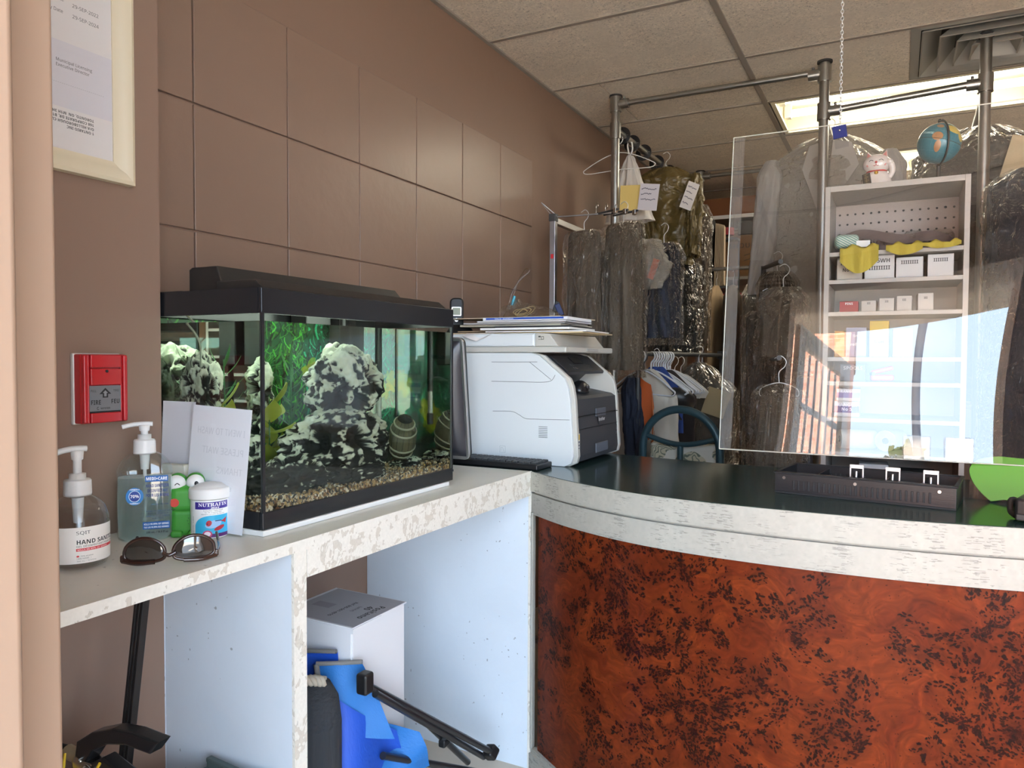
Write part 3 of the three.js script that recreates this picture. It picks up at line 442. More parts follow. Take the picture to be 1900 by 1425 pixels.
// fire alarm pull station
{
  const a = thing('fire_alarm_station', 'red fire alarm pull station on the taupe wall', 'fire alarm', [0.25, 1.113, -0.818], Math.PI / 2);
  const red = phys(lin(0.50, 0.012, 0.018), 0.32, { clearcoat: 0.4, clearcoatRoughness: 0.2 }), W = 0.082, H = 0.118;
  part(a, 'back_plate', bx(W + 0.004, H + 0.003, 0.008, 0, 0, 0.004, 0.002), std(lin(0.7, 0.66, 0.62), 0.5), 'pale wall box edge');
  part(a, 'body', bx(W, H, 0.020, 0, 0, 0.016, 0.003), red);
  for (const s of [-1, 1]) { part(a, 'side_rail', bx(0.0085, H - 0.002, 0.010, s * (W / 2 - 0.0050), 0, 0.028, 0.003), red); part(a, 'side_rail', bx(0.003, H - 0.002, 0.006, s * (W / 2 - 0.0112), 0, 0.0268, 0.0014), red); }
  part(a, 'top_cap', bx(0.056, 0.022, 0.009, 0, H / 2 - 0.012, 0.029, 0.002), red);
  const pl = part(a, 'pull_bar', bx(0.056, 0.028, 0.010, 0, H / 2 - 0.0385, 0.0285, 0.002), red); part(pl, 'lock_screw', mv(cyl(0.0025, 0.0025, 0.002, 0, 0, 0, 10), 0, H / 2 - 0.029, 0.034, Math.PI / 2), black);
  part(a, 'bottom_cap', bx(0.056, 0.017, 0.009, 0, -H / 2 + 0.0095, 0.0285, 0.002), red);
  part(a, 'slot', bx(0.056, 0.0026, 0.004, 0, -H / 2 + 0.0195, 0.0275), black);
  const tex = canvasTex(512, 336, (g, w, h) => {
    g.fillStyle = '#76777a'; g.fillRect(0, 0, w, h); textOn(g, 'PULL', 22, 82, 40, '#161616', 'normal'); textOn(g, 'TIREZ', 488, 82, 40, '#161616', 'normal', 'right', 118);
    g.fillStyle = '#141414'; g.beginPath(); g.moveTo(256, 30); g.lineTo(352, 112); g.lineTo(300, 112); g.lineTo(300, 160); g.lineTo(212, 160); g.lineTo(212, 112); g.lineTo(160, 112); g.closePath(); g.fill();
    g.fillStyle = '#8b8c8f'; g.beginPath(); g.moveTo(256, 62); g.lineTo(300, 98); g.lineTo(276, 98); g.lineTo(276, 144); g.lineTo(236, 144); g.lineTo(236, 98); g.lineTo(212, 98); g.closePath(); g.fill();
    textOn(g, 'FIRE', 20, 250, 82, '#131313', 'bold', 'left', 166); textOn(g, 'FEU', 492, 242, 82, '#131313', 'bold', 'right', 146);
    g.strokeStyle = '#161616'; g.lineWidth = 7; g.beginPath(); g.arc(136, 300, 16, 0.5, 5.4); g.stroke(); textOn(g, 'NOTIFIER', 176, 314, 34, '#161616', 'bold', 'left', 226);
  });
  part(a, 'instruction_plate', mv(plane(0.0575, 0.0433), 0, -0.0165, 0.0282), decal(tex, 0.45), 'grey plate lettered PULL TIREZ FIRE FEU');
}
// hand sanitizer, round bottle
function pump(p, y, mat, r, dirX, head = 1, thick = 0.0045) {
  part(p, 'pump_collar', lathe([[0, 0], [r, 0], [r * 1.03, 0.003], [r, 0.022], [r * 0.93, 0.0245], [r * 0.62, 0.0255], [r * 0.62, 0.033], [0, 0.034]].map(([a, b]) => [a, b + y]), 32), mat);
  part(p, 'pump_stem', lathe([[0, 0.03], [0.0058, 0.03], [0.0058, 0.062 * head], [0.008, 0.064 * head], [0.009, 0.079 * head], [0.0, 0.08 * head]].map(([a, b]) => [a, b + y]), 20), mat);
  part(p, 'pump_nozzle', tube([[0.013, 0.082 * head + y, 0], [0, 0.083 * head + y, 0], [-0.018 * Math.abs(dirX), 0.081 * head + y, 0], [-0.034 * Math.abs(dirX), 0.075 * head + y, 0]], thick, 20, 10), mat);
}
const milk = phys(lin(0.80, 0.80, 0.78), 0.4, { transmission: 0.15, thickness: 0 });
{
  const b = thing('sanitizer_bottle', 'round clear hand sanitizer pump bottle with white and red label', 'bottle', [0.397, SLAB + 0.0006, -0.692], 1.25);
  const P = [[0, 0.001], [0.030, 0.0], [0.038, 0.004], [0.0415, 0.012], [0.042, 0.06], [0.041, 0.074], [0.036, 0.090], [0.027, 0.101], [0.0165, 0.107], [0.0155, 0.112]];
  part(b, 'bottle_shell', lathe(P, 48), sheet({ ior: 1.45, roughness: 0.02, color: lin(0.95, 0.97, 0.98) }));
  part(b, 'gel', lathe(P.slice(0, 5).map(([x, y]) => [Math.max(0, x - 0.002), y + 0.0015]).concat([[0.0385, 0.075], [0.0345, 0.0875], [0, 0.0875]]), 48), sheet({ ior: 1.15, color: lin(0.93, 0.94, 0.95) }));
  pump(b, 0.106, milk, 0.0185, 1, 0.85); part(b, 'dip_tube', cyl(0.003, 0.003, 0.10, 0, 0.056, 0, 10), milk); part(b, 'pump_chamber', cyl(0.0085, 0.0065, 0.038, 0, 0.084, 0, 16), milk);
  const tex = canvasTex(1024, 512, (g, w, h) => {
    g.fillStyle = '#f0ebe4'; g.fillRect(0, 0, w, h); textOn(g, 'SQIT', 420, 100, 62, '#444', 'normal'); textOn(g, 'HAND SANITIZER', 420, 240, 84, '#222', 'bold', 'left', 520); textOn(g, 'GEL DÉSINFECTANT POUR LES MAINS', 420, 284, 38, '#333', 'normal', 'left', 520);
    g.fillStyle = '#d8343a'; g.fillRect(420, 298, 440, 40); textOn(g, 'KILLS 99.99% OF GERMS', 430, 330, 28, '#f6d8d8', 'bold');
    g.fillStyle = '#c8343a'; g.beginPath(); g.arc(434, 408, 13, 0, 7); g.fill(); textOn(g, '70% alcohol', 456, 416, 22, '#555', 'normal'); g.strokeStyle = '#777'; g.strokeRect(424, 426, 130, 30); textOn(g, 'DIN 02500', 430, 450, 22, '#555', 'normal'); textOn(g, '500 mL / 16.9 fl oz', 424, 486, 22, '#555', 'normal');
  });
  const lab = new THREE.CylinderGeometry(0.0424, 0.0424, 0.053, 40, 1, true, -1.75, 3.5); lab.translate(0, 0.0385, 0); part(b, 'label', lab, std(0xffffff, 0.5, { map: tex, side: THREE.DoubleSide }), 'white label with black and red print');
}
// hand sanitizer, flat oval bottle
{
  const b = thing('sanitizer_bottle', 'tall flat hand sanitizer pump bottle with blue tinted gel and blue print', 'bottle', [0.336, SLAB + 0.0006, -0.850], 0.86);
  const prof = (u) => u < 0.03 ? lerp(0.80, 0.97, u / 0.03) : u < 0.74 ? 0.97 + 0.03 * Math.sin((u - 0.03) / 0.71 * 3.14) : Math.sqrt(Math.max(0.06, 1 - Math.pow((u - 0.74) / 0.265, 2) * 0.93));
  const shell = (k, h, top) => { const g = grid(56, 40, (u, v) => { const a = u * 6.2832, p = prof(v * top) - k, c = Math.cos(a), s = Math.sin(a), e = (x) => Math.sign(x) * Math.pow(Math.abs(x), 0.62); return [e(c) * 0.0445 * p, v * h, e(s) * 0.025 * Math.max(0.3, p)]; }, true); return g; };
  const cap = (k, h, top, y) => { const sh = []; for (let i = 0; i < 56; i++) { const a = i / 56 * 6.2832, p = prof(top) - k, e = (x) => Math.sign(x) * Math.pow(Math.abs(x), 0.62); sh.push([e(Math.cos(a)) * 0.0445 * p, e(Math.sin(a)) * 0.025 * Math.max(0.3, p)]); } const g = new THREE.ShapeGeometry(shapeOf(sh)); g.rotateX(y ? -Math.PI / 2 : Math.PI / 2); g.translate(0, h, 0); return g; };
  const H = 0.152;
  part(b, 'bottle_shell', [shell(0, H, 1), cap(0, 0, 0, false)], sheet({ ior: 1.7, color: lin(0.93, 0.97, 0.97) }));
  const gel = shell(0.045, H * 0.70, 0.70); gel.translate(0, 0.002, 0);
  part(b, 'gel', [gel, cap(0.045, 0.002, 0, false), cap(0.045, H * 0.70 + 0.002, 0.70, true)], sheet({ ior: 1.15, roughness: 0.78, color: lin(0.86, 0.96, 0.97) }));
  pump(b, H - 0.004, std(lin(0.8, 0.8, 0.79), 0.4), 0.0175, 1, 0.62, 0.004); part(b, 'dip_tube', cyl(0.003, 0.003, 0.125, 0, 0.07, 0, 10), milk); part(b, 'pump_chamber', cyl(0.0085, 0.0065, 0.03, 0, H - 0.016, 0, 16), milk);
  const mk = (w, h, f) => { const c = document.createElement('canvas'); c.width = w; c.height = h; f(c.getContext('2d'), w, h); const t = new THREE.CanvasTexture(c); t.colorSpace = THREE.SRGBColorSpace; return t; };
  const tex = mk(512, 640, (g, w) => {
    g.clearRect(0, 0, 512, 640); g.fillStyle = '#1f5fa8'; g.fillRect(250, 10, 240, 64); textOn(g, 'MEDI+CARE', 370, 58, 44, '#fff', 'bold', 'center', 224);
    textOn(g, 'HAND SANITIZER', 496, 132, 44, '#2a3f94', 'bold', 'right', 240); textOn(g, 'DÉSINFECTANT', 486, 184, 42, '#2a3f94', 'bold', 'right', 214); textOn(g, 'POUR LES MAINS', 496, 232, 42, '#2a3f94', 'bold', 'right', 240);
    g.fillStyle = '#2a7dc4'; g.beginPath(); g.arc(140, 220, 92, 0, 7); g.fill(); g.fillStyle = '#dff0fa'; g.beginPath(); g.arc(140, 220, 60, 0, 7); g.fill(); g.fillStyle = '#1c3f96'; g.beginPath(); g.arc(140, 220, 54, 0, 7); g.fill(); textOn(g, '70%', 140, 236, 46, '#fff', 'bold', 'center'); textOn(g, 'FORMULA', 140, 156, 22, '#fff', 'bold', 'center'); textOn(g, 'FORMULE', 140, 302, 22, '#fff', 'bold', 'center');
    textOn(g, 'With aloe / Avec aloès', 400, 320, 22, '#3a66a8', 'normal', 'center', 180);
    ['Enriched with moisturizers and', 'vitamin E. Kills germs on', 'contact. Enrichi avec hydratants', 'et vitamine E.'].forEach((s, k) => textOn(g, s, 380, 390 + k * 26, 20, '#2f5a9e', 'normal', 'center', 250));
    g.fillStyle = '#1f5fa8'; g.fillRect(220, 496, 284, 78); textOn(g, 'KILLS 99.99% OF GERMS', 362, 530, 26, '#fff', 'bold', 'center', 260); textOn(g, 'TUE LES 99,99% DES GERMES', 362, 562, 24, '#fff', 'bold', 'center', 260); textOn(g, '590 mL / 19.9 fl oz', 370, 618, 28, '#556', 'bold', 'center', 230);
  });
  part(b, 'label', mv(plane(0.076, 0.104), 0.003, 0.062, 0.0256), new THREE.MeshStandardMaterial({ map: tex, transparent: true, roughness: 0.5 }), 'printed blue lettering');
}
// green frog
{
  const f = thing('frog_figure', 'green plastic frog figure with one winking eye', 'figurine', [0.375, SLAB + 0.0006, -0.903], 0.75);
  const gm = std(lin(0.055, 0.30, 0.035), 0.45);
  part(f, 'body', bx(0.052, 0.050, 0.034, 0, 0.025, 0, 0.012), gm);
  part(f, 'head', bx(0.054, 0.048, 0.038, 0, 0.066, 0.001, 0.014), gm);
  for (const s of [-1, 1]) {
    const lid = part(f, 'eye_socket', mv(new THREE.SphereGeometry(0.0158, 24, 18), s * 0.0145, 0.0945, -0.002), gm);
    part(lid, 'eye', mv(new THREE.SphereGeometry(0.0150, 28, 20), s * 0.0150, 0.0930, 0.0035, 0, 0, 0, [1, 1, 0.95]), white);
    if (s > 0) part(lid, 'pupil', mv(new THREE.SphereGeometry(0.0036, 14, 10), 0.0185, 0.0930, 0.0170, 0, 0, 0, [1, 1.2, 0.5]), black);
    else part(lid, 'wink', tube([[-0.0165, 0.0915, 0.0178], [-0.0125, 0.0945, 0.0185], [-0.0085, 0.0915, 0.0172]].map((p) => p), 0.0008, 14, 6), black);
    part(f, 'cheek', mv(cyl(0.0075, 0.0075, 0.0015, 0, 0, 0, 20), s * 0.017, 0.061, 0.0196, Math.PI / 2), std(lin(0.62, 0.05, 0.03), 0.5));
    part(f, 'foot', bx(0.02, 0.012, 0.044, s * 0.014, 0.006, 0.002, 0.005), gm);
  }
  part(f, 'mouth_line', b2(-0.026, 0.026, 0.0485, 0.0500, -0.015, 0.0176), std(lin(0.02, 0.10, 0.015), 0.6));
  for (let k = 0; k < 10; k++) part(f, 'speaker_hole', mv(cyl(0.0007, 0.0007, 0.001, 0, 0, 0, 8), 0.012 + 0.0085 * Math.cos(k * 0.628), 0.028 + 0.0085 * Math.sin(k * 0.628), 0.0172, Math.PI / 2), black);
}
// fish food tub
{
  const j = thing('fish_food_tub', 'white fish food tub with purple banded label beside the frog', 'tub', [0.4155, SLAB + 0.0006, -0.918], 0.78);
  part(j, 'tub', lathe([[0, 0], [0.0285, 0], [0.031, 0.002], [0.0312, 0.070], [0.0, 0.070]], 44), white);
  const lid = part(j, 'lid', lathe([[0, 0.068], [0.0338, 0.068], [0.0342, 0.070], [0.0342, 0.083], [0.0330, 0.0865], [0.0290, 0.0875], [0.027, 0.0885], [0.02, 0.093], [0.0, 0.0955]], 44), white);
  const tex = canvasTex(1024, 620, (g, w, h) => {
    g.fillStyle = '#efeeec'; g.fillRect(0, 0, w, h); g.fillStyle = '#3a2a8c'; g.fillRect(330, 24, 480, 120); g.fillStyle = '#fff'; g.font = 'bold 78px serif'; g.textAlign = 'center'; g.fillText('NUTRAFIN', 580, 96, 400); g.font = 'italic bold 50px serif'; g.fillText('max', 600, 138);
    textOn(g, 'Complete Flake Food', 580, 176, 28, '#555', 'normal', 'center'); textOn(g, 'for All Tropical Fish', 580, 206, 26, '#666', 'normal', 'center'); textOn(g, 'Aliment complet en flocons', 580, 236, 26, '#777', 'normal', 'center');
    g.save(); g.beginPath(); g.moveTo(330, 620); g.lineTo(330, 420); g.quadraticCurveTo(360, 270, 540, 250); g.lineTo(810, 250); g.lineTo(810, 620); g.closePath(); g.clip(); g.fillStyle = '#35b4de'; g.fillRect(300, 230, 540, 400); g.fillStyle = '#5d2c6e'; g.fillRect(300, 560, 540, 70);
    g.fillStyle = '#9fc4ea'; g.beginPath(); g.ellipse(580, 400, 110, 62, -0.25, 0, 7); g.fill(); g.fillStyle = '#b9303c'; g.beginPath(); g.moveTo(680, 360); g.lineTo(780, 300); g.lineTo(760, 400); g.closePath(); g.fill(); g.beginPath(); g.ellipse(660, 470, 80, 34, -0.4, 0, 7); g.fill(); g.beginPath(); g.ellipse(520, 380, 36, 50, 0.2, 0, 7); g.fill(); g.fillStyle = '#2c2f66'; g.fillRect(600, 340, 90, 14); g.fillStyle = '#20204a'; g.beginPath(); g.arc(500, 392, 9, 0, 7); g.fill();
    g.fillStyle = '#c54a7a'; g.beginPath(); g.arc(500, 560, 62, 0, 7); g.fill(); g.fillStyle = '#efe3ee'; g.beginPath(); g.arc(500, 560, 42, 0, 7); g.fill(); g.restore();
    g.save(); g.translate(300, 560); g.rotate(-Math.PI / 2); textOn(g, 'FISH FOOD / ALIMENT', 0, 0, 30, '#888', 'normal'); g.restore();
  });
  const lab = new THREE.CylinderGeometry(0.0315, 0.0315, 0.064, 40, 1, true, -2.1, 4.2); lab.translate(0, 0.035, 0); part(j, 'label', lab, std(0xffffff, 0.4, { map: tex, side: THREE.DoubleSide }), 'label with purple band and red fish on blue');
}
// sunglasses
{
  const s = thing('sunglasses', 'tortoiseshell sunglasses with dark lenses on the counter edge', 'sunglasses', [0.522, SLAB + 0.0015, -0.752], 0.80);
  const fm = phys(lin(0.035, 0.014, 0.010), 0.18, { clearcoat: 0.5 }), lens = phys(lin(0.03, 0.026, 0.022), 0.04, { clearcoat: 0.8, clearcoatRoughness: 0.02, ior: 1.75 });
  // upside down: the browline rests on the counter
  for (const k of [-1, 1]) {
    const pts = []; for (let i = 0; i <= 48; i++) { const a = i / 48 * 6.2832, c = Math.cos(a), sn = Math.sin(a); pts.push([k * 0.034 + c * 0.0285 * (sn < 0 ? 1 : 0.98 - 0.1 * sn * sn), 0.0225 + (sn > 0 ? sn * 0.0205 : -Math.pow(-sn, 0.42) * 0.0155) , -0.006 * Math.pow(Math.abs(c * 0.0285 + k * 0.034) / 0.062, 2) * 1.8]); }
    const rim = part(s, 'rim', tube(pts.slice(0, -1), 0.0026, 96, 8, true), fm);
    const c0 = [k * 0.034, 0.024, -0.0045]; const lg = grid(48, 6, (u, v) => { const q = pts[Math.min(48, Math.round((1 - u) * 48))]; const d = 0.0035 * (1 - v * v); return [lerp(c0[0], q[0], v), lerp(c0[1], q[1], v), lerp(c0[2], q[2], v) + d]; });
    part(rim, 'lens', lg, lens);
    part(s, 'hinge', bx(0.008, 0.010, 0.008, k * 0.0645, 0.012, -0.014, 0.002), fm);
    part(s, 'temple', tube([[k * 0.0655, 0.011, -0.016], [k * 0.067, 0.011, -0.05], [k * 0.064, 0.012, -0.09], [k * 0.06, 0.020, -0.118]].map(([a, b, c]) => [a, b, c]), 0.0024, 30, 8), fm);
    part(s, 'nose_pad', mv(new THREE.SphereGeometry(0.003, 10, 8), k * 0.009, 0.027, -0.006, 0, 0, 0, [0.6, 1.6, 1]), fm);
  }
  part(s, 'bridge', tube([[-0.009, 0.020, 0.0005], [0, 0.0165, 0.002], [0.009, 0.020, 0.0005]], 0.0032, 16, 8), fm);
  part(s, 'brow_bar', tube([[-0.0655, 0.0085, -0.013], [-0.045, 0.006, -0.003], [-0.02, 0.0072, 0.0005]], 0.0035, 24, 8), fm); part(s, 'brow_bar', tube([[0.0655, 0.0085, -0.013], [0.045, 0.006, -0.003], [0.02, 0.0072, 0.0005]], 0.0035, 24, 8), fm);
}
// signs in plastic sleeves, and a small carton
{
  const sign = (name, label, w, h, pos, ry, lean, tex) => {
    const s = thing(name, label, 'sign', pos, ry, undefined); s.rotation.order = 'YXZ'; s.rotation.x = lean;
    part(s, 'paper', mv(bx(w - 0.012, h - 0.012, 0.0008), 0, h / 2, 0), tex ? std(0xffffff, 0.7, { map: tex }) : std(lin(0.74, 0.75, 0.80), 0.7));
    part(s, 'sleeve', grid(10, 10, (u, v) => [(u - 0.5) * w, v * h, 0.0018 + 0.0012 * Math.sin(u * 9 + v * 5)]), sheet({ ior: 1.4, roughness: 0.06 }));
    return s;
  };
  sign('paper_sign', 'blank sheet in a clear sleeve leaning on the aquarium, farther left', 0.10, 0.238, [0.297, SLAB + 0.0008, -0.9405], 0, -0.05);
  const t = canvasTex(512, 840, (g, w, h) => { g.fillStyle = '#dcdde2'; g.fillRect(0, 0, w, h); g.save(); g.translate(w, 0); g.scale(-1, 1); ['I WENT TO WASH', 'PLEASE WAIT', 'THANKS'].forEach((s, k) => textOn(g, s, 40, 190 + k * 130, 62, 'rgba(198,199,206,0.9)', 'normal', 'left', 420)); textOn(g, 'BACK SOON', 120, 560, 34, 'rgba(190,190,196,0.9)', 'normal'); g.restore(); });
  const s2 = sign('paper_sign', 'handwritten sheet showing through from behind, in a clear sleeve beside the fish food', 0.145, 0.232, [0.410, SLAB + 0.0008, -0.9275], 0.10, -0.07, t); s2.rotation.z = -0.05;
  const c = thing('small_carton', 'small cream carton standing behind the green frog', 'box', [0.318, SLAB + 0.0006, -0.925], 0.15);
  part(c, 'carton_body', bx(0.052, 0.118, 0.012, 0, 0.059, 0, 0.001), std(lin(0.66, 0.63, 0.54), 0.7)); part(c, 'carton_flap', bx(0.05, 0.001, 0.012, 0, 0.1187, 0), std(lin(0.6, 0.57, 0.48), 0.7));
}
// ================= UNDER THE COUNTER =================
{
  const w = lin(0.70, 0.71, 0.74), c = thing('white_carton', 'tall white cardboard carton in the cubby', 'box', [0.345, 0, -1.356], 0);
  part(c, 'carton_body', b2(-0.105, 0.105, 0.002, 0.582, -0.098, 0.098, 0.002), std(w, 0.75)); 
  const lt = canvasTex(512, 512, (g) => { g.fillStyle = '#a3a4ab'; g.fillRect(0, 0, 512, 512); g.fillStyle = '#8f8f96'; g.fillRect(60, 250, 130, 80); g.save(); g.translate(450, 150); g.rotate(-Math.PI / 2 + Math.PI); textOn(g, 'Positano', -10, 20, 58, '#333', 'bold'); textOn(g, '40', 30, 76, 58, '#333'); textOn(g, '(white)', 60, 122, 32, '#444', 'normal'); textOn(g, 'Ref 800-061-4010', 10, 190, 34, '#444', 'bold'); g.restore(); });
  part(c, 'lid', [mv(bx(0.216, 0.003, 0.200), 0.002, 0.5850, 0, 0, 0, -0.012)], std(w, 0.75)); part(c, 'lid_print', mv(plane(0.205, 0.192), 0.0, 0.5872, 0, -Math.PI / 2, 0, 0).rotateZ(-0.012), std(0xffffff, 0.75, { map: lt }));
  part(c, 'side_flap', b2(0.1052, 0.1068, 0.10, 0.579, -0.008, 0.094), std(w, 0.75)); part(c, 'lid_tab', b2(0.105, 0.112, 0.572, 0.583, 0.0, 0.1), std(w, 0.75));
}
{
  const k = thing('folding_chair', 'folded blue camping chair with grey piping and black poles in the cubby', 'chair');
  const blue = bumped(std(lin(0.012, 0.085, 0.52), 0.6), grainBump, 0.0006), blue2 = bumped(std(lin(0.02, 0.17, 0.50), 0.6), grainBump, 0.0006), pipe = std(lin(0.22, 0.21, 0.20), 0.8);
  const cloth = (A, B, C, D, amp, f, nz) => grid(24, 24, (u, v) => { const p = [0, 1, 2].map((i) => lerp(lerp(A[i], B[i], u), lerp(D[i], C[i], u), v)), w = amp * Math.sin(u * f + v * 2) * Math.sin(v * 3.14 + 0.4); return [p[0] + w * nz[0], p[1] + w * nz[1], p[2] + w * nz[2]]; });
  part(k, 'seat_fabric', cloth([0.44, 0.44, -1.225], [0.50, 0.32, -1.36], [0.535, 0.005, -1.45], [0.46, 0.005, -1.21], 0.03, 5, [0.8, 0, 0.6]), blue);
  part(k, 'back_fabric', cloth([0.385, 0.505, -1.225], [0.475, 0.512, -1.262], [0.52, 0.33, -1.32], [0.44, 0.36, -1.225], 0.012, 4, [0.5, 0, 0.8]), blue2);
  part(k, 'back_fabric', cloth([0.275, 0.51, -1.235], [0.42, 0.53, -1.245], [0.42, 0.40, -1.235], [0.28, 0.40, -1.23], 0.012, 5, [0, 0, 1]), blue);
  part(k, 'fold_fabric', cloth([0.45, 0.40, -1.25], [0.515, 0.30, -1.42], [0.52, 0.20, -1.46], [0.46, 0.18, -1.25], 0.02, 7, [0.8, 0.2, 0.5]), blue2);
  part(k, 'piping', tube([[0.385, 0.505, -1.221], [0.395, 0.47, -1.219], [0.425, 0.43, -1.218], [0.44, 0.36, -1.217], [0.452, 0.26, -1.208], [0.44, 0.15, -1.203], [0.45, 0.0, -1.203]], 0.006, 40, 8), pipe); part(k, 'piping', tube([[0.385, 0.507, -1.221], [0.43, 0.509, -1.243], [0.477, 0.514, -1.262]], 0.005, 20, 8), pipe); part(k, 'piping', tube([[0.272, 0.512, -1.235], [0.34, 0.522, -1.236], [0.42, 0.532, -1.245]], 0.005, 20, 8), pipe);
  for (const [a, b] of [[[0.502, 0.475, -1.245], [0.530, 0.105, -1.74]], [[0.512, 0.452, -1.262], [0.508, 0.085, -1.74]], [[0.495, 0.29, -1.31], [0.518, 0.065, -1.70]], [[0.50, 0.20, -1.36], [0.480, 0.04, -1.66]], [[0.478, 0.33, -1.45], [0.470, 0.07, -1.72]]]) part(k, 'pole', bar(a, b, 0.0085, 12), std(lin(0.02, 0.02, 0.023), 0.3));
  part(k, 'joint', bx(0.028, 0.045, 0.03, 0.502, 0.482, -1.240, 0.006), black); part(k, 'joint', mv(bx(0.034, 0.03, 0.036, 0, 0, 0, 0.007), 0.528, 0.10, -1.745, 0.6, 0, 0.4), black); part(k, 'joint', bx(0.02, 0.02, 0.03, 0.49, 0.20, -1.57, 0.005), black);
}
{
  const p = thing('scratching_post', 'dark carpeted scratching post wrapped with pale rope in the cubby', 'post', [0.435, 0, -1.155], 0.1);
  const cm = bumped(std(lin(0.028, 0.032, 0.038), 0.95), grainBump, 0.004);
  part(p, 'post', lathe([[0, 0.0], [0.058, 0.0], [0.058, 0.42], [0.052, 0.47], [0.036, 0.50], [0, 0.51]], 32), cm);
  const rope = std(lin(0.42, 0.38, 0.31), 0.85), path = new THREE.CatmullRomCurve3([V(-0.055, 0.18, 0.05), V(-0.058, 0.30, 0.052), V(-0.05, 0.40, 0.05), V(-0.034, 0.47, 0.042), V(-0.012, 0.513, 0.03), V(0.012, 0.516, 0.02), V(0.028, 0.508, 0.0)]);
  const coil = part(p, 'rope', new THREE.TubeGeometry(path, 60, 0.006, 8), rope); const fr = path.computeFrenetFrames(160);
  for (let s = 0; s < 3; s++) { const pts = []; for (let i = 0; i <= 160; i++) { const c = path.getPointAt(i / 160), a = i * 0.55 + s * 2.094; pts.push(c.clone().addScaledVector(fr.normals[i], Math.cos(a) * 0.0065).addScaledVector(fr.binormals[i], Math.sin(a) * 0.0065)); } part(coil, 'strand', new THREE.TubeGeometry(new THREE.CatmullRomCurve3(pts), 200, 0.0056, 6), rope); }
  part(p, 'metal_tag', mv(cyl(0.022, 0.022, 0.003, 0, 0, 0, 20), -0.028, 0.40, 0.056, Math.PI / 2, 0, 0.4), steel);
}
{
  const e = thing('fire_extinguisher', 'fire extinguisher with black levers under the counter', 'fire extinguisher', [0.405, -0.018, -0.70], 0);
  part(e, 'cylinder', lathe([[0, 0.018], [0.062, 0.018], [0.064, 0.028], [0.064, 0.44], [0.056, 0.475], [0.03, 0.50], [0.018, 0.505], [0.018, 0.53], [0, 0.53]], 36), phys(lin(0.45, 0.012, 0.014), 0.3, { clearcoat: 0.4 }));
  part(e, 'valve', bx(0.05, 0.05, 0.03, 0.0, 0.55, 0, 0.006), chrome); part(e, 'outlet', bar([-0.022, 0.567, 0], [-0.055, 0.570, 0], 0.011), std(lin(0.5, 0.42, 0.28), 0.35, { metalness: 0.6 })); part(e, 'hose', tube([[-0.055, 0.57, 0], [-0.085, 0.562, 0], [-0.095, 0.5, 0.01], [-0.082, 0.3, 0.02]], 0.0095, 30, 10), blackMatte);
  const U = (pts) => { const g = ext(pts, 0.024, 0.003); g.translate(0, 0, -0.012); return g; };
  part(e, 'squeeze_lever', U([[-0.02, 0.575], [-0.015, 0.600], [0.02, 0.622], [0.07, 0.640], [0.115, 0.645], [0.170, 0.643], [0.152, 0.622], [0.10, 0.622], [0.055, 0.612], [0.025, 0.595], [0.005, 0.57]]), phys(lin(0.015, 0.016, 0.018), 0.3));
  part(e, 'carry_handle', U([[0.0, 0.565], [0.045, 0.590], [0.10, 0.575], [0.155, 0.545], [0.170, 0.525], [0.160, 0.515], [0.12, 0.538], [0.06, 0.556], [0.02, 0.545]]), phys(lin(0.015, 0.016, 0.018), 0.3));
  part(e, 'pull_ring', mv(new THREE.TorusGeometry(0.017, 0.0016, 8, 32), 0.022, 0.555, 0.020, 0, 0.2, 0, [0.75, 1.3, 1]), chrome); part(e, 'pivot', mv(cyl(0.004, 0.004, 0.03, 0, 0, 0, 12), -0.008, 0.575, 0, Math.PI / 2), chrome); part(e, 'pivot', mv(cyl(0.005, 0.005, 0.03, 0, 0, 0, 12), 0.024, 0.568, 0, Math.PI / 2), chrome);
  const g = part(e, 'pressure_gauge', mv(cyl(0.021, 0.021, 0.016, 0, 0, 0, 24), -0.012, 0.530, 0.026, Math.PI / 2), chrome); part(g, 'dial', mv(cyl(0.018, 0.018, 0.002, 0, 0, 0, 24), -0.012, 0.530, 0.0345, Math.PI / 2), std(lin(0.55, 0.25, 0.22), 0.35));
  const yel = std(lin(0.72, 0.47, 0.02), 0.5); part(e, 'safety_tie', tube([[-0.038, 0.578, 0.015], [-0.028, 0.555, 0.024], [-0.008, 0.532, 0.040], [0.012, 0.523, 0.036], [0.03, 0.545, 0.028], [0.048, 0.585, 0.016]], 0.0022, 40, 6), yel, 'yellow plastic safety tie'); part(e, 'tamper_seal', mv(bx(0.022, 0.028, 0.003, 0, 0, 0, 0.001), 0.022, 0.522, 0.030, 0, 0.3, -0.6), yel); part(e, 'tag_loop', tube([[0.025, 0.525, 0.031], [0.045, 0.53, 0.03], [0.05, 0.505, 0.03]], 0.0016, 16, 6), std(lin(0.02, 0.06, 0.4), 0.5));
}
{
  const s = thing('black_strip', 'long black ribbed strip leaning under the counter', 'strip');
  const d = V(0.135, 0.80, 0).normalize(); const q = new THREE.Quaternion().setFromUnitVectors(V(0, 1, 0), d);
  for (const k of [-1, 0, 1]) { const g = bx(0.0055, 0.81, 0.012, k * 0.006, 0.4, 0, 0.001); g.applyQuaternion(q); g.translate(0.335, 0.004, -0.745 - k * 0.001); part(s, 'rib', g, black); }
}
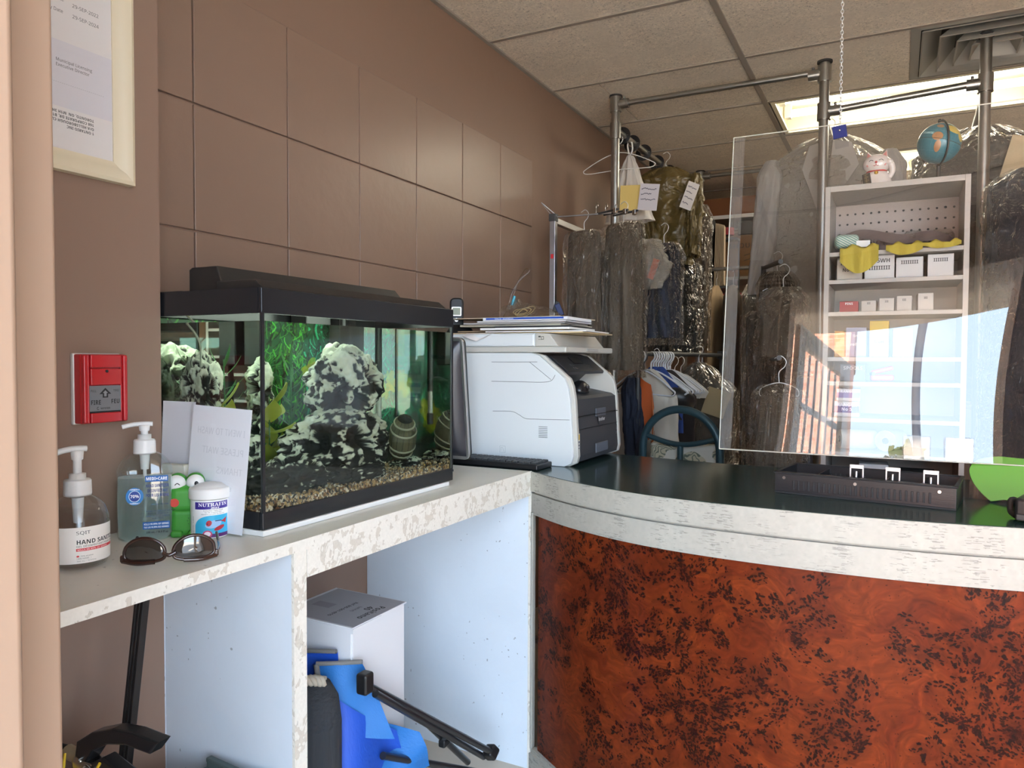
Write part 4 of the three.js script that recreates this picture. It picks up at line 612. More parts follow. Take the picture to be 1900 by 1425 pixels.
{
  const b = thing('storage_bin', 'grey green plastic bin below the divider panel', 'bin', [0.49, 0, -0.852], -0.08), m = std(lin(0.075, 0.105, 0.10), 0.5);
  part(b, 'bin_body', [b2(-0.10, 0.10, 0, 0.01, -0.07, 0.07), b2(-0.10, 0.10, 0.01, 0.415, 0.064, 0.07), b2(-0.10, 0.10, 0.01, 0.44, -0.07, -0.064), b2(-0.10, -0.094, 0.01, 0.43, -0.064, 0.064), b2(0.094, 0.10, 0.01, 0.43, -0.064, 0.064)], m); part(b, 'rim', [b2(-0.106, 0.106, 0.435, 0.443, -0.078, -0.066, 0.002), b2(-0.106, 0.106, 0.410, 0.418, 0.066, 0.078, 0.002)], m);
}

// ================= DESK ITEMS BEHIND THE AQUARIUM =================
{
  const m = thing('computer_monitor', 'black computer monitor seen from behind with a silver rim', 'monitor', [0.225, SLAB + 0.0006, -1.80], 0);
  const head = (g) => mv(g, 0, 0.205, 0, -0.11 + 0, 0, 0).translate(0, 0, 0);
  const W = 0.375, H = 0.345, bm = phys(lin(0.022, 0.023, 0.032), 0.35, { clearcoat: 0.3, clearcoatRoughness: 0.25 });
  const tilt = (g) => { g.rotateX(0.115); g.translate(0, 0.2, 0); return g; };
  part(m, 'screen', tilt(mv(bx(W - 0.02, H - 0.02, 0.002), 0, 0, -0.0215)), black);
  part(m, 'bezel', tilt(mv(ext(rrect(W, H, 0.02), 0.014, 0.002), 0, 0, -0.020)), black);
  part(m, 'silver_rim', tilt(mv(ext(rrect(W + 0.005, H + 0.005, 0.022), 0.008, 0.003), 0, 0, -0.008)), std(lin(0.62, 0.63, 0.66), 0.28, { metalness: 0.9 }));
  const bulge = grid(28, 28, (u, v) => { const x = (u - 0.5) * 2, y = (v - 0.5) * 2, e = Math.pow(1 - Math.pow(Math.abs(x), 5), 0.5) * Math.pow(1 - Math.pow(Math.abs(y), 5), 0.5); return [x * (W / 2 - 0.008), y * (H / 2 - 0.008), 0.0005 + 0.034 * e]; });
  const back = part(m, 'back_shell', tilt(bulge), bm);
  part(back, 'vent_slot', tilt(bx(0.004, 0.19, 0.004, 0.118, -0.01, 0.0335)), black); part(back, 'badge', tilt(mv(new THREE.TorusGeometry(0.008, 0.0022, 8, 20, 4.2), 0.138, 0.055, 0.0335)), chrome);
  part(back, 'screw', tilt(mv(cyl(0.0035, 0.0035, 0.003, 0, 0, 0, 10), 0.13, -0.05, 0.0335, Math.PI / 2)), chrome); part(back, 'screw', tilt(mv(cyl(0.0025, 0.0025, 0.003, 0, 0, 0, 10), 0.10, -0.125, 0.0335, Math.PI / 2)), chrome);
  for (let k = 0; k < 6; k++) part(back, 'vent_slot', tilt(mv(bx(0.002, 0.02, 0.003), 0.03 + k * 0.008, 0.118, 0.0335, 0, 0, -0.5)), black);
  part(m, 'neck', bx(0.06, 0.10, 0.014, 0.0, 0.05, 0.012, 0.004), black);
  const ft = ext([[-0.10, 0], [0.115, 0], [0.17, -0.075], [-0.09, -0.09]].map(([a, b]) => [a, b]), 0.006, 0.001); ft.rotateX(-Math.PI / 2); part(m, 'foot', mv(ft, 0, 0, -0.04), bm);
}
{
  const c = thing('monitor_cable', 'black monitor cable with a blue plug beside the aquarium', 'cable');
  part(c, 'plug', mv(bx(0.012, 0.036, 0.016, 0, 0, 0, 0.003), 0.305, 0.968, -1.752, 0.1, 0, 0.3), std(lin(0.02, 0.045, 0.32), 0.5), 'blue plug'); part(c, 'wire', tube([[0.312, 0.95, -1.75], [0.318, 0.915, -1.745], [0.318, 0.88, -1.735], [0.30, SLAB + 0.0045, -1.71], [0.25, SLAB + 0.0045, -1.70]], 0.003, 40, 8), blackMatte); part(c, 'wire', tube([[0.24, SLAB + 0.003, -1.69], [0.31, SLAB + 0.003, -1.725], [0.36, SLAB + 0.003, -1.715], [0.40, SLAB + 0.003, -1.735]], 0.002, 40, 6), blackMatte);
}
{
  const k = thing('keyboard', 'black computer keyboard between the monitor and the printer', 'keyboard', [0.415, SLAB + 0.0006, -1.945], -0.04);
  part(k, 'base', bx(0.36, 0.016, 0.095, 0, 0.008, 0, 0.004), black);
  const kg = bx(0.0165, 0.006, 0.0165, 0, 0, 0, 0.0018);
  for (let r = 0; r < 4; r++) for (let i = 0; i < 17; i++) { const q = part(k, 'key', kg, darkGrey); q.position.set(-0.165 + i * 0.0205, 0.0185, -0.032 + r * 0.0205); }
}
// laser printer
{
  const p = thing('laser_printer', 'large white and dark grey laser printer on the counter', 'printer', [0, SLAB + 0.0006, 0], 0);
  const wm = bumped(std(lin(0.66, 0.70, 0.72), 0.5), grainBump, 0.0002), gm = std(lin(0.50, 0.49, 0.45), 0.5), dm = std(lin(0.055, 0.057, 0.064), 0.5), X0 = 0.175;
  const side = [[X0, 0], [0.640, 0], [0.662, 0.010], [0.668, 0.03], [0.657, 0.195], [0.650, 0.235], [0.640, 0.258], [0.556, 0.326], [0.530, 0.333], [X0, 0.333]];
  const put = (pts, z0, z1, bev) => { const g = ext(pts, z1 - z0, bev); g.translate(0, 0, z0); return g; };
  part(p, 'side_cover', put(side.map(([a, b]) => [a > 0.5 ? a - 0.012 : a, b]), -2.012, -2.0, 0.002), wm, 'white side cover');
  part(p, 'side_cover', put(side.map(([a, b]) => [a > 0.5 ? a - 0.012 : a, b]), -2.40, -2.388, 0.002), wm);
  part(p, 'bezel', put(side, -2.030, -2.0118, 0.003), gm, 'pale grey front bezel'); part(p, 'bezel', put(side, -2.3882, -2.37, 0.003), gm);
  const core = [[X0 + 0.002, 0.004], [0.632, 0.004], [0.660, 0.012], [0.664, 0.03], [0.653, 0.195], [0.640, 0.203], [0.535, 0.222], [0.525, 0.245], [0.555, 0.272], [0.610, 0.268], [0.612, 0.276], [0.556, 0.322], [0.528, 0.330], [X0 + 0.002, 0.330]];
  const body = part(p, 'front_body', put(core, -2.370, -2.030, 0.002), dm, 'dark grey front');
  part(body, 'control_panel', mv(bx(0.075, 0.004, 0.30, 0, 0, 0, 0.0015), 0.5875, 0.3005, -2.2, 0, 0, -0.685), std(lin(0.028, 0.029, 0.033), 0.35)); part(body, 'display', mv(bx(0.03, 0.002, 0.075, 0, 0, 0, 0.0008), 0.5790, 0.3105, -2.2, 0, 0, -0.685), phys(lin(0.008, 0.009, 0.010), 0.1));
  for (let k = 0; k < 8; k++) part(body, 'button', mv(bx(0.007, 0.002, 0.011, 0, 0, 0, 0.0009), 0.5955 + (k % 2) * 0.011, 0.2968 - (k % 2) * 0.009, -2.27 + Math.floor(k / 2) * 0.018 + (k > 3 ? 0.09 : 0), 0, 0, -0.685), darkGrey);
  const seam = (z0, z1, y) => b2(0.655, 0.6655, y, y + 0.002, z0, z1);
  part(body, 'seam', [b2(0.6555, 0.6620, 0.1440, 0.1462, -2.37, -2.03)], black); part(body, 'seam', [b2(0.6550, 0.6610, 0.1055, 0.1070, -2.37, -2.03)], black);
  const hl = (y, z0, z1, h) => b2(0.650, 0.6640, y, y + h, z0, z1, 0.003);
  part(body, 'grip_recess', mv(bx(0.004, 0.026, 0.085, 0, 0, 0, 0.002), 0.6595, 0.150, -2.215), std(lin(0.10, 0.11, 0.135), 0.45)); part(body, 'grip_recess', mv(bx(0.004, 0.030, 0.105, 0, 0, 0, 0.002), 0.6645, 0.040, -2.215), std(lin(0.12, 0.135, 0.17), 0.45));
  const logo = canvasTex(256, 96, (g) => { g.fillStyle = '#3c3d42'; g.fillRect(0, 0, 256, 96); textOn(g, 'brother', 128, 62, 58, '#d4d5d8', 'bold', 'center'); });
  part(body, 'logo', mv(plane(0.066, 0.0248), 0.6628, 0.118 + 0.008, -2.215, 0, Math.PI / 2, 0).translate(0, 0, 0), decal(logo, 0.5), 'small pale maker logo');
  const icons = canvasTex(64, 192, (g) => { g.fillStyle = '#3c3d42'; g.fillRect(0, 0, 64, 192); g.strokeStyle = '#cfd0d4'; g.lineWidth = 5; g.beginPath(); g.moveTo(32, 10); g.lineTo(46, 50); g.lineTo(32, 90); g.lineTo(18, 50); g.closePath(); g.stroke(); g.strokeRect(20, 128, 24, 40); });
  part(body, 'icons', mv(plane(0.011, 0.033), 0.6655, 0.083, -2.345, 0, Math.PI / 2), decal(icons));
  // lines of the side cover
  const groove = (pts) => tube(pts.map(([x, y]) => [x, y, -1.9999]), 0.0008, 60, 5), gr = std(lin(0.18, 0.2, 0.21), 0.6);
  part(p, 'panel_seam', groove([[0.39, 0.155], [0.46, 0.155], [0.478, 0.148], [0.50, 0.137], [0.54, 0.136], [0.645, 0.138]]), gr); part(p, 'panel_seam', groove([[0.385, 0.246], [0.48, 0.246], [0.575, 0.248], [0.588, 0.253], [0.598, 0.268]]), gr); part(p, 'panel_seam', groove([[0.515, 0.305], [0.585, 0.254]]), gr); part(p, 'panel_seam', groove([[0.385, 0.305], [0.45, 0.305], [0.54, 0.306]]), gr);
  for (let k = 0; k < 7; k++) part(p, 'vent_slot', bx(0.028, 0.0016, 0.002, 0.560, 0.114 - k * 0.0052, -1.9995), gr);
  const st = canvasTex(64, 256, (g) => { g.fillStyle = '#d8d8d2'; g.fillRect(0, 0, 64, 256); g.fillStyle = '#c9a21e'; g.fillRect(10, 8, 44, 58); g.fillStyle = '#33405f'; for (let k = 0; k < 5; k++) g.fillRect(12, 80 + k * 34, 40, 24); });
  part(p, 'icon_sticker', mv(plane(0.012, 0.07), 0.6655, 0.062, -2.021, 0, Math.PI / 2), decal(st));
  const mark = canvasTex(128, 128, (g) => { g.fillStyle = '#d6dcdf'; g.fillRect(0, 0, 128, 128); g.strokeStyle = '#b4bcc0'; g.lineWidth = 6; g.strokeRect(20, 16, 88, 96); g.beginPath(); g.moveTo(40, 90); g.lineTo(40, 40); g.lineTo(66, 40); g.lineTo(84, 96); g.stroke(); });
  part(p, 'moulded_mark', mv(plane(0.028, 0.026), 0.425, 0.040, -1.9992), decal(mark, 0.5));
  // scanner unit and feeder on top
  const sc = part(p, 'scanner_base', b2(X0, 0.632, 0.334, 0.352, -2.40, -2.0, 0.005), gm); part(sc, 'lid_grip', b2(0.575, 0.634, 0.338, 0.348, -2.26, -2.16, 0.002), std(lin(0.4, 0.4, 0.38), 0.5));
  part(p, 'scanner_lid', put([[X0 + 0.01, 0.352], [0.528, 0.352], [0.528, 0.392], [X0 + 0.01, 0.392]], -2.39, -2.004, 0.006), wm); part(p, 'feeder_cover', put([[0.529, 0.352], [0.606, 0.352], [0.575, 0.390], [0.529, 0.392]], -2.385, -2.006, 0.003), gm);
  const nfc = canvasTex(128, 96, (g) => { g.fillStyle = '#bdbbb0'; g.fillRect(0, 0, 128, 96); g.fillStyle = '#333'; g.fillRect(10, 16, 44, 26); g.strokeStyle = '#333'; g.lineWidth = 8; g.strokeRect(66, 30, 44, 48); textOn(g, 'DUPLEX', 8, 86, 20, '#444'); });
  part(p, 'label', mv(plane(0.022, 0.016), 0.550, 0.378, -2.0055), decal(nfc));
}
{
  const m = thing('computer_mouse', 'black computer mouse resting in the printer output tray', 'mouse', [0.600, SLAB + 0.213, -2.185], 0.3); m.rotation.z = -0.13; m.rotation.order = 'YXZ';
  const sh = new THREE.SphereGeometry(1, 28, 18, 0, 6.2832, 0, Math.PI / 2); mv(sh, 0, 0.004, 0, 0, 0, 0, [0.030, 0.032, 0.052]); part(m, 'shell', sh, phys(lin(0.012, 0.012, 0.014), 0.25)); part(m, 'sole', cyl(0.03, 0.029, 0.006, 0, 0.004, 0, 28).scale(1, 1, 1.7), blackMatte); part(m, 'side_panel', mv(new THREE.SphereGeometry(1, 20, 14), 0.016, 0.016, 0, 0, 0, 0, [0.0145, 0.012, 0.03]), phys(lin(0.05, 0.052, 0.06), 0.2));
}
// papers on the printer
{
  const Y = SLAB + 0.393; let y = Y;
  const L = [['manila folder at the bottom of the paper pile', 0.0035, [0.60, 0.46, 0.27], 0.46, 0.27, 0.435, -2.17, 0.02], ['white sheets sticking out at the right of the pile', 0.003, [0.78, 0.78, 0.78], 0.33, 0.22, 0.51, -2.14, 0.05], ['brown kraft envelope in the paper pile', 0.003, [0.45, 0.33, 0.2], 0.38, 0.25, 0.42, -2.18, -0.06], ['white notebook with red printing in the pile', 0.006, [0.76, 0.76, 0.74], 0.30, 0.21, 0.48, -2.13, 0.0], ['black pad in the paper pile', 0.005, [0.02, 0.02, 0.022], 0.25, 0.2, 0.50, -2.14, 0.04], ['cream ledger in the paper pile', 0.006, [0.62, 0.58, 0.46], 0.36, 0.24, 0.41, -2.19, -0.03], ['grey folder in the paper pile', 0.004, [0.42, 0.42, 0.42], 0.34, 0.23, 0.42, -2.17, 0.07], ['white brochure in the paper pile', 0.004, [0.74, 0.75, 0.78], 0.3, 0.22, 0.46, -2.15, 0.02], ['blue and white catalogue in the paper pile', 0.009, [0.72, 0.74, 0.78], 0.28, 0.21, 0.482, -2.125, 0.03], ['beige open folder on top of the pile', 0.0025, [0.56, 0.47, 0.33], 0.40, 0.26, 0.40, -2.18, -0.05]];
  L.forEach(([label, h, c, w, d, x, z, a], i) => {
    const s = thing(i === 8 ? 'catalogue' : i % 3 ? 'paper_sheaf' : 'folder', label, i === 8 ? 'catalogue' : 'papers', [x, y, z], a, 'paper pile on the printer');
    const g = new RoundedBoxGeometry(w, h, d, 1, h * 0.2); const gg = grid(18, 4, (u, v) => [0, 0, 0]);
    const sag = i > 4 && i !== 8 ? 0.006 : 0; const top = new THREE.BoxGeometry(w, h, d, 16, 1, 1); top.translate(0, h / 2, 0); const q = top.attributes.position; for (let k = 0; k < q.count; k++) { const xx = q.getX(k) / w * 2; q.setY(k, q.getY(k) + sag * xx * xx * (xx < 0 ? 0.2 : 0)); } top.computeVertexNormals();
    part(s, i === 8 ? 'cover' : 'sheets', top, std(lin(...c), 0.7));
    if (i === 8) { const tx = canvasTex(512, 20, (g2) => { g2.fillStyle = '#1f49a8'; g2.fillRect(0, 0, 512, 20); textOn(g2, 'VALU  EXPRESS', 60, 17, 18, '#cfd8ee'); }); part(s, 'spine_print', mv(plane(w * 0.92, 0.0055), 0, h / 2 + 0.001, d / 2 + 0.0006), decal(tx)); }
    y += h + 0.0006;
  });
  const n = thing('loose_paper', 'crumpled white slip drooping over the printer edge', 'paper', [0.335, Y, -2.0]);
  part(n, 'slip', grid(10, 8, (u, v) => [(u - 0.5) * 0.10, 0.0015 + (v < 0.5 ? 0 : -(v - 0.5) * 0.05 * (1 - Math.abs(u - 0.5) * 1.4)), -0.045 + v * 0.05 + (v > 0.5 ? 0.004 + 0.006 * Math.sin(u * 7) : 0)]), std(lin(0.72, 0.72, 0.72), 0.8, { side: THREE.DoubleSide }));
  const b = thing('clear_bag', 'clear plastic bag with tubing and a blue cap on the paper pile', 'bag', [0.43, y + 0.001, -2.19], 0.1);
  part(b, 'bag_film', grid(24, 14, (u, v) => { const x = (u - 0.5) * 0.24, k = Math.sin(u * 3.14); return [x, 0.002 + 0.055 * k * Math.sin(v * 2.2) * (0.55 + 0.45 * noise(u * 7, v * 5, 1)) + (u < 0.35 ? 0.02 * Math.sin(v * 3) : 0), (v - 0.5) * 0.14]; }), film);
  part(b, 'tubing', tube([[-0.09, 0.004, 0.03], [-0.075, 0.03, 0.03], [-0.06, 0.09, 0.02], [-0.035, 0.13, 0.01], [-0.012, 0.152, 0], [-0.01, 0.160, 0], [-0.022, 0.162, 0], [-0.045, 0.13, 0.0], [-0.062, 0.075, 0.01], [-0.07, 0.02, 0.02], [-0.03, 0.006, 0.03], [0.0, 0.012, 0.02]], 0.0021, 90, 6), sheet({ ior: 1.45, color: lin(0.85, 0.82, 0.74) }));
  part(b, 'connector', bar([-0.066, 0.045, 0.012], [-0.057, 0.075, 0.01], 0.0045, 12), phys(lin(0.02, 0.32, 0.45), 0.3), 'turquoise connector'); part(b, 'rubber_bands', mg([0, 1, 2].map((k) => mv(new THREE.TorusGeometry(0.02 + k * 0.003, 0.0015, 6, 30), -0.03 + k * 0.006, 0.022, 0.03 - k * 0.01, 1.1, 0.2 * k, 0.3, [1.3, 0.7, 1]))), std(lin(0.5, 0.4, 0.22), 0.7));
}
{
  const p = thing('cordless_phone', 'black cordless phone standing in its cradle on the printer', 'phone', [0.20, SLAB + 0.393, -2.12], 0.5);
  part(p, 'cradle', lathe([[0, 0], [0.044, 0], [0.046, 0.01], [0.03, 0.034], [0, 0.036]], 28).scale(1, 1, 0.8), black);
  const h = part(p, 'handset', mv(ext(rrect(0.046, 0.10, 0.018), 0.022, 0.006), -0.012, 0.072, -0.014, -0.15), black); part(h, 'screen', mv(bx(0.026, 0.024, 0.002), -0.012, 0.078, 0.0085, -0.15), std(lin(0.25, 0.28, 0.2), 0.2)); part(h, 'screen_frame', mv(ext((() => { const s = rrect(0.032, 0.03, 0.004); s.holes.push(rrect(0.026, 0.024, 0.003)); return s; })(), 0.002, 0), -0.012, 0.078, 0.0072, -0.15), chrome); part(h, 'nav_button', mv(cyl(0.006, 0.006, 0.004, 0, 0, 0, 18), -0.012, 0.050, 0.0125, Math.PI / 2), chrome);
}
// ================= ON THE SERVICE COUNTER =================
{
  const t = thing('cash_tray', 'black plastic cash drawer tray with steel bill clips', 'tray', [1.432, SLAB + 0.0006, -1.925], -0.135), W = 0.372, D = 0.19, H = 0.047;
  const pm = bumped(std(lin(0.018, 0.017, 0.019), 0.42), grainBump, 0.0003);
  part(t, 'tray_shell', [b2(-W / 2, W / 2, 0, 0.004, -D / 2, D / 2), b2(-W / 2, W / 2, 0.004, H, D / 2 - 0.004, D / 2, 0.001), b2(-W / 2, W / 2, 0.004, H, -D / 2, -D / 2 + 0.004, 0.001), b2(-W / 2, -W / 2 + 0.004, 0.004, H, -D / 2 + 0.004, D / 2 - 0.004), b2(W / 2 - 0.004, W / 2, 0.004, H, -D / 2 + 0.004, D / 2 - 0.004)], pm);
  part(t, 'rim', [b2(-W / 2 - 0.003, W / 2 + 0.003, H, H + 0.003, D / 2 - 0.016, D / 2 + 0.003, 0.001), b2(-W / 2 - 0.003, W / 2 + 0.003, H, H + 0.003, -D / 2 - 0.003, -D / 2 + 0.006, 0.001), b2(-W / 2 - 0.003, -W / 2 + 0.006, H, H + 0.003, -D / 2, D / 2, 0.001), b2(W / 2 - 0.006, W / 2 + 0.003, H, H + 0.003, -D / 2, D / 2, 0.001)], pm);
  for (let k = 0; k < 26; k++) part(t, 'rib', b2(-0.145 + k * 0.0112, -0.1405 + k * 0.0112, 0.010, H - 0.014, D / 2, D / 2 + 0.0022, 0.001), pm);
  for (const x of [-0.165, -0.01, 0.155]) part(t, 'screw', mv(cyl(0.0035, 0.0035, 0.003, 0, 0, 0, 12), x, H - 0.010, D / 2 + 0.001, Math.PI / 2), steel);
  for (let k = 0; k < 4; k++) part(t, 'divider', b2(-0.105 + k * 0.073 - 0.0015, -0.105 + k * 0.073 + 0.0015, 0.004, H - 0.006, -D / 2 + 0.004, D / 2 - 0.012), pm);
  part(t, 'divider', b2(-W / 2 + 0.004, W / 2 - 0.004, 0.004, H - 0.012, -0.02, -0.017), pm);
  for (const x of [-0.012, 0.062, 0.136]) {
    const c = part(t, 'bill_clip', [b2(x - 0.0145, x - 0.012, H + 0.002, H + 0.026, D / 2 - 0.030, D / 2 - 0.026), b2(x + 0.012, x + 0.0145, H + 0.002, H + 0.026, D / 2 - 0.030, D / 2 - 0.026), b2(x - 0.0145, x + 0.0145, H + 0.022, H + 0.030, D / 2 - 0.031, D / 2 - 0.026)], std(lin(0.75, 0.77, 0.8), 0.4, { metalness: 0.6 })); part(c, 'spring', bar([x, H + 0.003, D / 2 - 0.02], [x, H + 0.016, D / 2 - 0.022], 0.003, 10), steel);
  }
  for (let k = 0; k < 8; k++) part(t, 'slot_rib', b2(-0.10 + k * 0.011, -0.098 + k * 0.011, 0.006, H - 0.016, -D / 2 + 0.004, -D / 2 + 0.008), darkGrey);
}
{
  const g = thing('green_board', 'lime green shaped plastic board leaning on clear sleeves', 'board', [1.715, SLAB + 0.0006, -1.965], -0.1);
  const s = new THREE.Shape(); s.moveTo(-0.035, 0.0); s.bezierCurveTo(-0.06, 0.02, -0.078, 0.045, -0.078, 0.07); s.bezierCurveTo(-0.072, 0.095, -0.05, 0.10, -0.02, 0.104); s.lineTo(0.06, 0.10); s.bezierCurveTo(0.085, 0.09, 0.09, 0.05, 0.085, 0.0); s.lineTo(-0.01, 0.006); s.closePath();
  const bg = ext(s, 0.003, 0.0005); bg.rotateX(-0.35); part(g, 'board', bg.translate(0, 0.0012, 0.01), phys(lin(0.085, 0.29, 0.015), 0.4), 'lime green board');
  for (let k = 0; k < 6; k++) { const q = part(g, 'clear_sleeve', mv(bx(0.135, 0.0015, 0.10, 0, 0, 0), -0.02 + k * 0.002, 0.003 + k * 0.006, -0.055), clearPlastic); }
}
{
  const c = thing('card_terminal', 'black card payment terminal at the right counter edge', 'card reader', [1.755, SLAB + 0.0006, -1.765], -0.3);
  part(c, 'terminal_body', mv(bx(0.10, 0.045, 0.075, 0, 0, 0, 0.008), 0, 0.0235, 0), black); part(c, 'terminal_screen', mv(bx(0.075, 0.003, 0.03), 0.0, 0.0472, -0.014), phys(lin(0.006, 0.006, 0.007), 0.1)); part(c, 'front_lip', bx(0.09, 0.012, 0.010, 0, 0.010, 0.041, 0.003), darkGrey); part(c, 'sticker', mv(plane(0.022, 0.010), -0.012, 0.026, 0.0378), std(lin(0.75, 0.8, 0.85), 0.5)); part(c, 'cable', tube([[-0.05, 0.03, -0.02], [-0.063, 0.034, -0.015], [-0.062, 0.012, -0.005], [-0.05, 0.006, 0.01]], 0.006, 24, 8), blackMatte);
}

// ================= CLOTHES RAILS =================
const ceilHoleM = std(lin(0.03, 0.03, 0.03), 0.9);
function fitting(p, x, y, z, dirs) { const f = part(p, 'pipe_fitting', [cyl(0.028, 0.028, 0.07, x, y, z, 20), ...dirs.map(([dx, dz]) => bar([x, y, z], [x + dx * 0.065, y, z + dz * 0.065], 0.022, 16))], galv); for (const [dx, dz] of dirs) part(f, 'set_screw', bar([x + dx * 0.045, y + 0.018, z + dz * 0.045], [x + dx * 0.045 - dz * 0.01, y + 0.028, z + dz * 0.045 + 0.012], 0.006, 8), steel); return f; }
{
  const r = thing('pipe_rail_frame', 'galvanised pipe frame hung from the ceiling for the clothes', 'pipe frame');
  const A = [0.258, -3.46], B = [1.19, -3.46], C = [1.772, -3.46], E = [0.285, -5.08], F = [1.19, -5.08];
  for (const [[x, z], y] of [[A, 1.0], [B, 0], [C, 0], [E, 0], [F, 0]]) { part(r, 'upright', bar([x, y, z], [x, CEIL + 0.02, z], 0.0205, 20), galv); part(r, 'ceiling_collar', mv(cyl(0.031, 0.031, 0.008, 0, 0, 0, 24), x, CEIL - 0.004, z), ceilHoleM); }
  part(r, 'rail', bar([A[0], 2.395, A[1]], [B[0], 2.395, B[1]], 0.013, 14), galv); part(r, 'rail', bar([B[0], 2.225, B[1]], [C[0], 2.255, C[1]], 0.014, 14), galv); part(r, 'rail', bar([E[0], 2.40, E[1]], [F[0], 2.40, F[1]], 0.013, 14), galv);
  part(r, 'rail', bar([A[0] + 0.012, 2.265, A[1]], [E[0], 2.285, E[1]], 0.016, 14), galv); part(r, 'rail', bar([B[0], 2.20, B[1]], [F[0], 2.20, F[1]], 0.016, 14), galv); part(r, 'rail', bar([C[0], 2.215, C[1]], [C[0] + 0.02, 2.215, -5.08], 0.016, 14), galv);
  fitting(r, A[0], 2.395, A[1], [[1, 0]]); fitting(r, B[0], 2.385, B[1], [[-1, 0]]); fitting(r, B[0], 2.225, B[1], [[1, 0], [0, -1]]); fitting(r, C[0], 2.25, C[1], [[-1, 0], [0, -1]]); fitting(r, E[0], 2.40, E[1], [[1, 0]]);
  part(r, 'sleeve', cyl(0.027, 0.027, 0.075, A[0], 2.27, A[1], 20), galv);
}
[[-3.545, 'first and nearest'], [-3.70, 'second'], [-3.895, 'third'], [-4.14, 'fourth'], [-4.385, 'fifth'], [-4.62, 'farthest']].forEach(([z, w], i) => {
  const d = thing('rail_divider', w + ' black number disc on the clothes rail', 'disc', [0.262, 2.268 + 0.012 * (-3.5 - z), z], 0, 'number discs on the clothes rail');
  const s = new THREE.Shape(); s.absarc(0, 0, 0.043, 0, Math.PI * 2); const h = new THREE.Path(); h.absarc(0, 0, 0.0175, 0, Math.PI * 2, true); s.holes.push(h);
  const disc = part(d, 'disc', ext(s, 0.004, 0.0008), black);
  const t = canvasTex(128, 128, (g) => { g.fillStyle = '#101010'; g.fillRect(0, 0, 128, 128); textOn(g, String(i + 1), 64, 96, 90, '#b9b9b9', 'normal', 'center'); });
  part(disc, 'number', mv(plane(0.013, 0.016), 0, -0.030, 0.0046), decal(t)); part(disc, 'number', mv(plane(0.013, 0.016), 0.030, 0.0, 0.0046, 0, 0, 1.57), decal(t));
});
// hanger and garment builders
function hangerGeo(w = 0.21, r = 0.0016, drop = 0.075) { return [tube([[0, 0, 0], [-w * 0.92, -drop, 0], [-w, -drop - 0.012, 0], [-w * 0.95, -drop - 0.022, 0], [0, -drop - 0.020, 0], [w * 0.95, -drop - 0.022, 0], [w, -drop - 0.012, 0], [w * 0.92, -drop, 0]], r, 90, 6, true), tube([[0, 0, 0], [0, 0.035, 0], [0.016, 0.052, 0], [0.02, 0.07, 0], [0.004, 0.086, 0], [-0.016, 0.078, 0]], r, 40, 6)]; }
const wireM = std(lin(0.62, 0.62, 0.62), 0.35, { metalness: 0.4 });
function drape(o) {   // a hanging cloth: o.top (half width at neck), o.w shoulder half width, o.wb half width at hem, o.d depth, h height
  const { w, wb = w, d = 0.08, h, neck = 0.05, drop = 0.10, folds = 5, amp = 0.12, sd = 0, pad = 0, nu = 72, nv = 56, crumple = 0.004 } = o;
  return grid(nu, nv, (u, v) => {
    const a = u * 6.2832, y = -v * h, sh = Math.min(1, v * h / drop), hw = (v * h < drop ? lerp(neck, w, Math.pow(sh, 0.8)) : lerp(w, wb, (v * h - drop) / Math.max(0.01, h - drop))) + pad, dd = (v * h < drop ? lerp(0.35, 1, sh) * d : d * (1 + 0.15 * v)) + pad;
    const f = 1 + amp * sst(0.05, 0.5, v) * Math.sin(a * folds + sd + 2 * noise(v * 3, sd, 2)) + amp * 0.5 * (noise(u * 11 + sd, v * 5, 7) - 0.5);
    const c = crumple * (fbm(Math.cos(a) * 4 + sd, v * h * 14, Math.sin(a) * 4, 3) - 0.5) * 4;
    return [Math.cos(a) * (hw * (0.94 + 0.06 * f) + c), y, Math.sin(a) * (dd * f + c)];
  }, true);
}
const fabric = (r, g, b, rough = 0.85) => bumped(std(lin(r, g, b), rough, { side: THREE.DoubleSide }), grainBump, 0.0006);
const F = { black: fabric(0.012, 0.012, 0.014), navy: fabric(0.014, 0.018, 0.034), brown: fabric(0.055, 0.04, 0.028), taupe: fabric(0.105, 0.085, 0.066), grey: fabric(0.10, 0.096, 0.092), pale: fabric(0.38, 0.355, 0.33), gold: bumped(std(lin(0.115, 0.08, 0.026), 0.36, { side: THREE.DoubleSide }), crinkle, 0.006), tan: fabric(0.26, 0.18, 0.10), cream: fabric(0.55, 0.50, 0.42) };
const filmDark = phys(lin(0.88, 0.86, 0.82), 0.06, { transmission: 1, thickness: 0, ior: 1.6, bumpMap: crinkle, bumpScale: 0.035, side: THREE.DoubleSide });
function garment(name, label, cat, mat, pos, turn, o, bag = true, group) {
  const g = thing(name, label, cat, pos, turn, group);
  part(g, 'cloth', drape(o), mat);
  part(g, 'hanger', hangerGeo(Math.max(0.03, o.w * 0.9), 0.0016, (o.drop ?? 0.1) * 0.8), wireM);
  if (bag) part(g, 'plastic_cover', uvScale(drape({ ...o, h: o.h + (o.over ?? 0.03), pad: 0.014, amp: (o.amp ?? 0.12) * 0.8, folds: (o.folds ?? 5) + 2, sd: (o.sd ?? 0) + 1.7, crumple: 0.010 }), 3.0, Math.max(1, o.h * 2.2)), filmDark, 'clear plastic garment cover');
  return g;
}
function uvScale(g, a, b) { const uv = g.attributes.uv; for (let i = 0; i < uv.count; i++) uv.setXY(i, uv.getX(i) * a, uv.getY(i) * b); return g; }
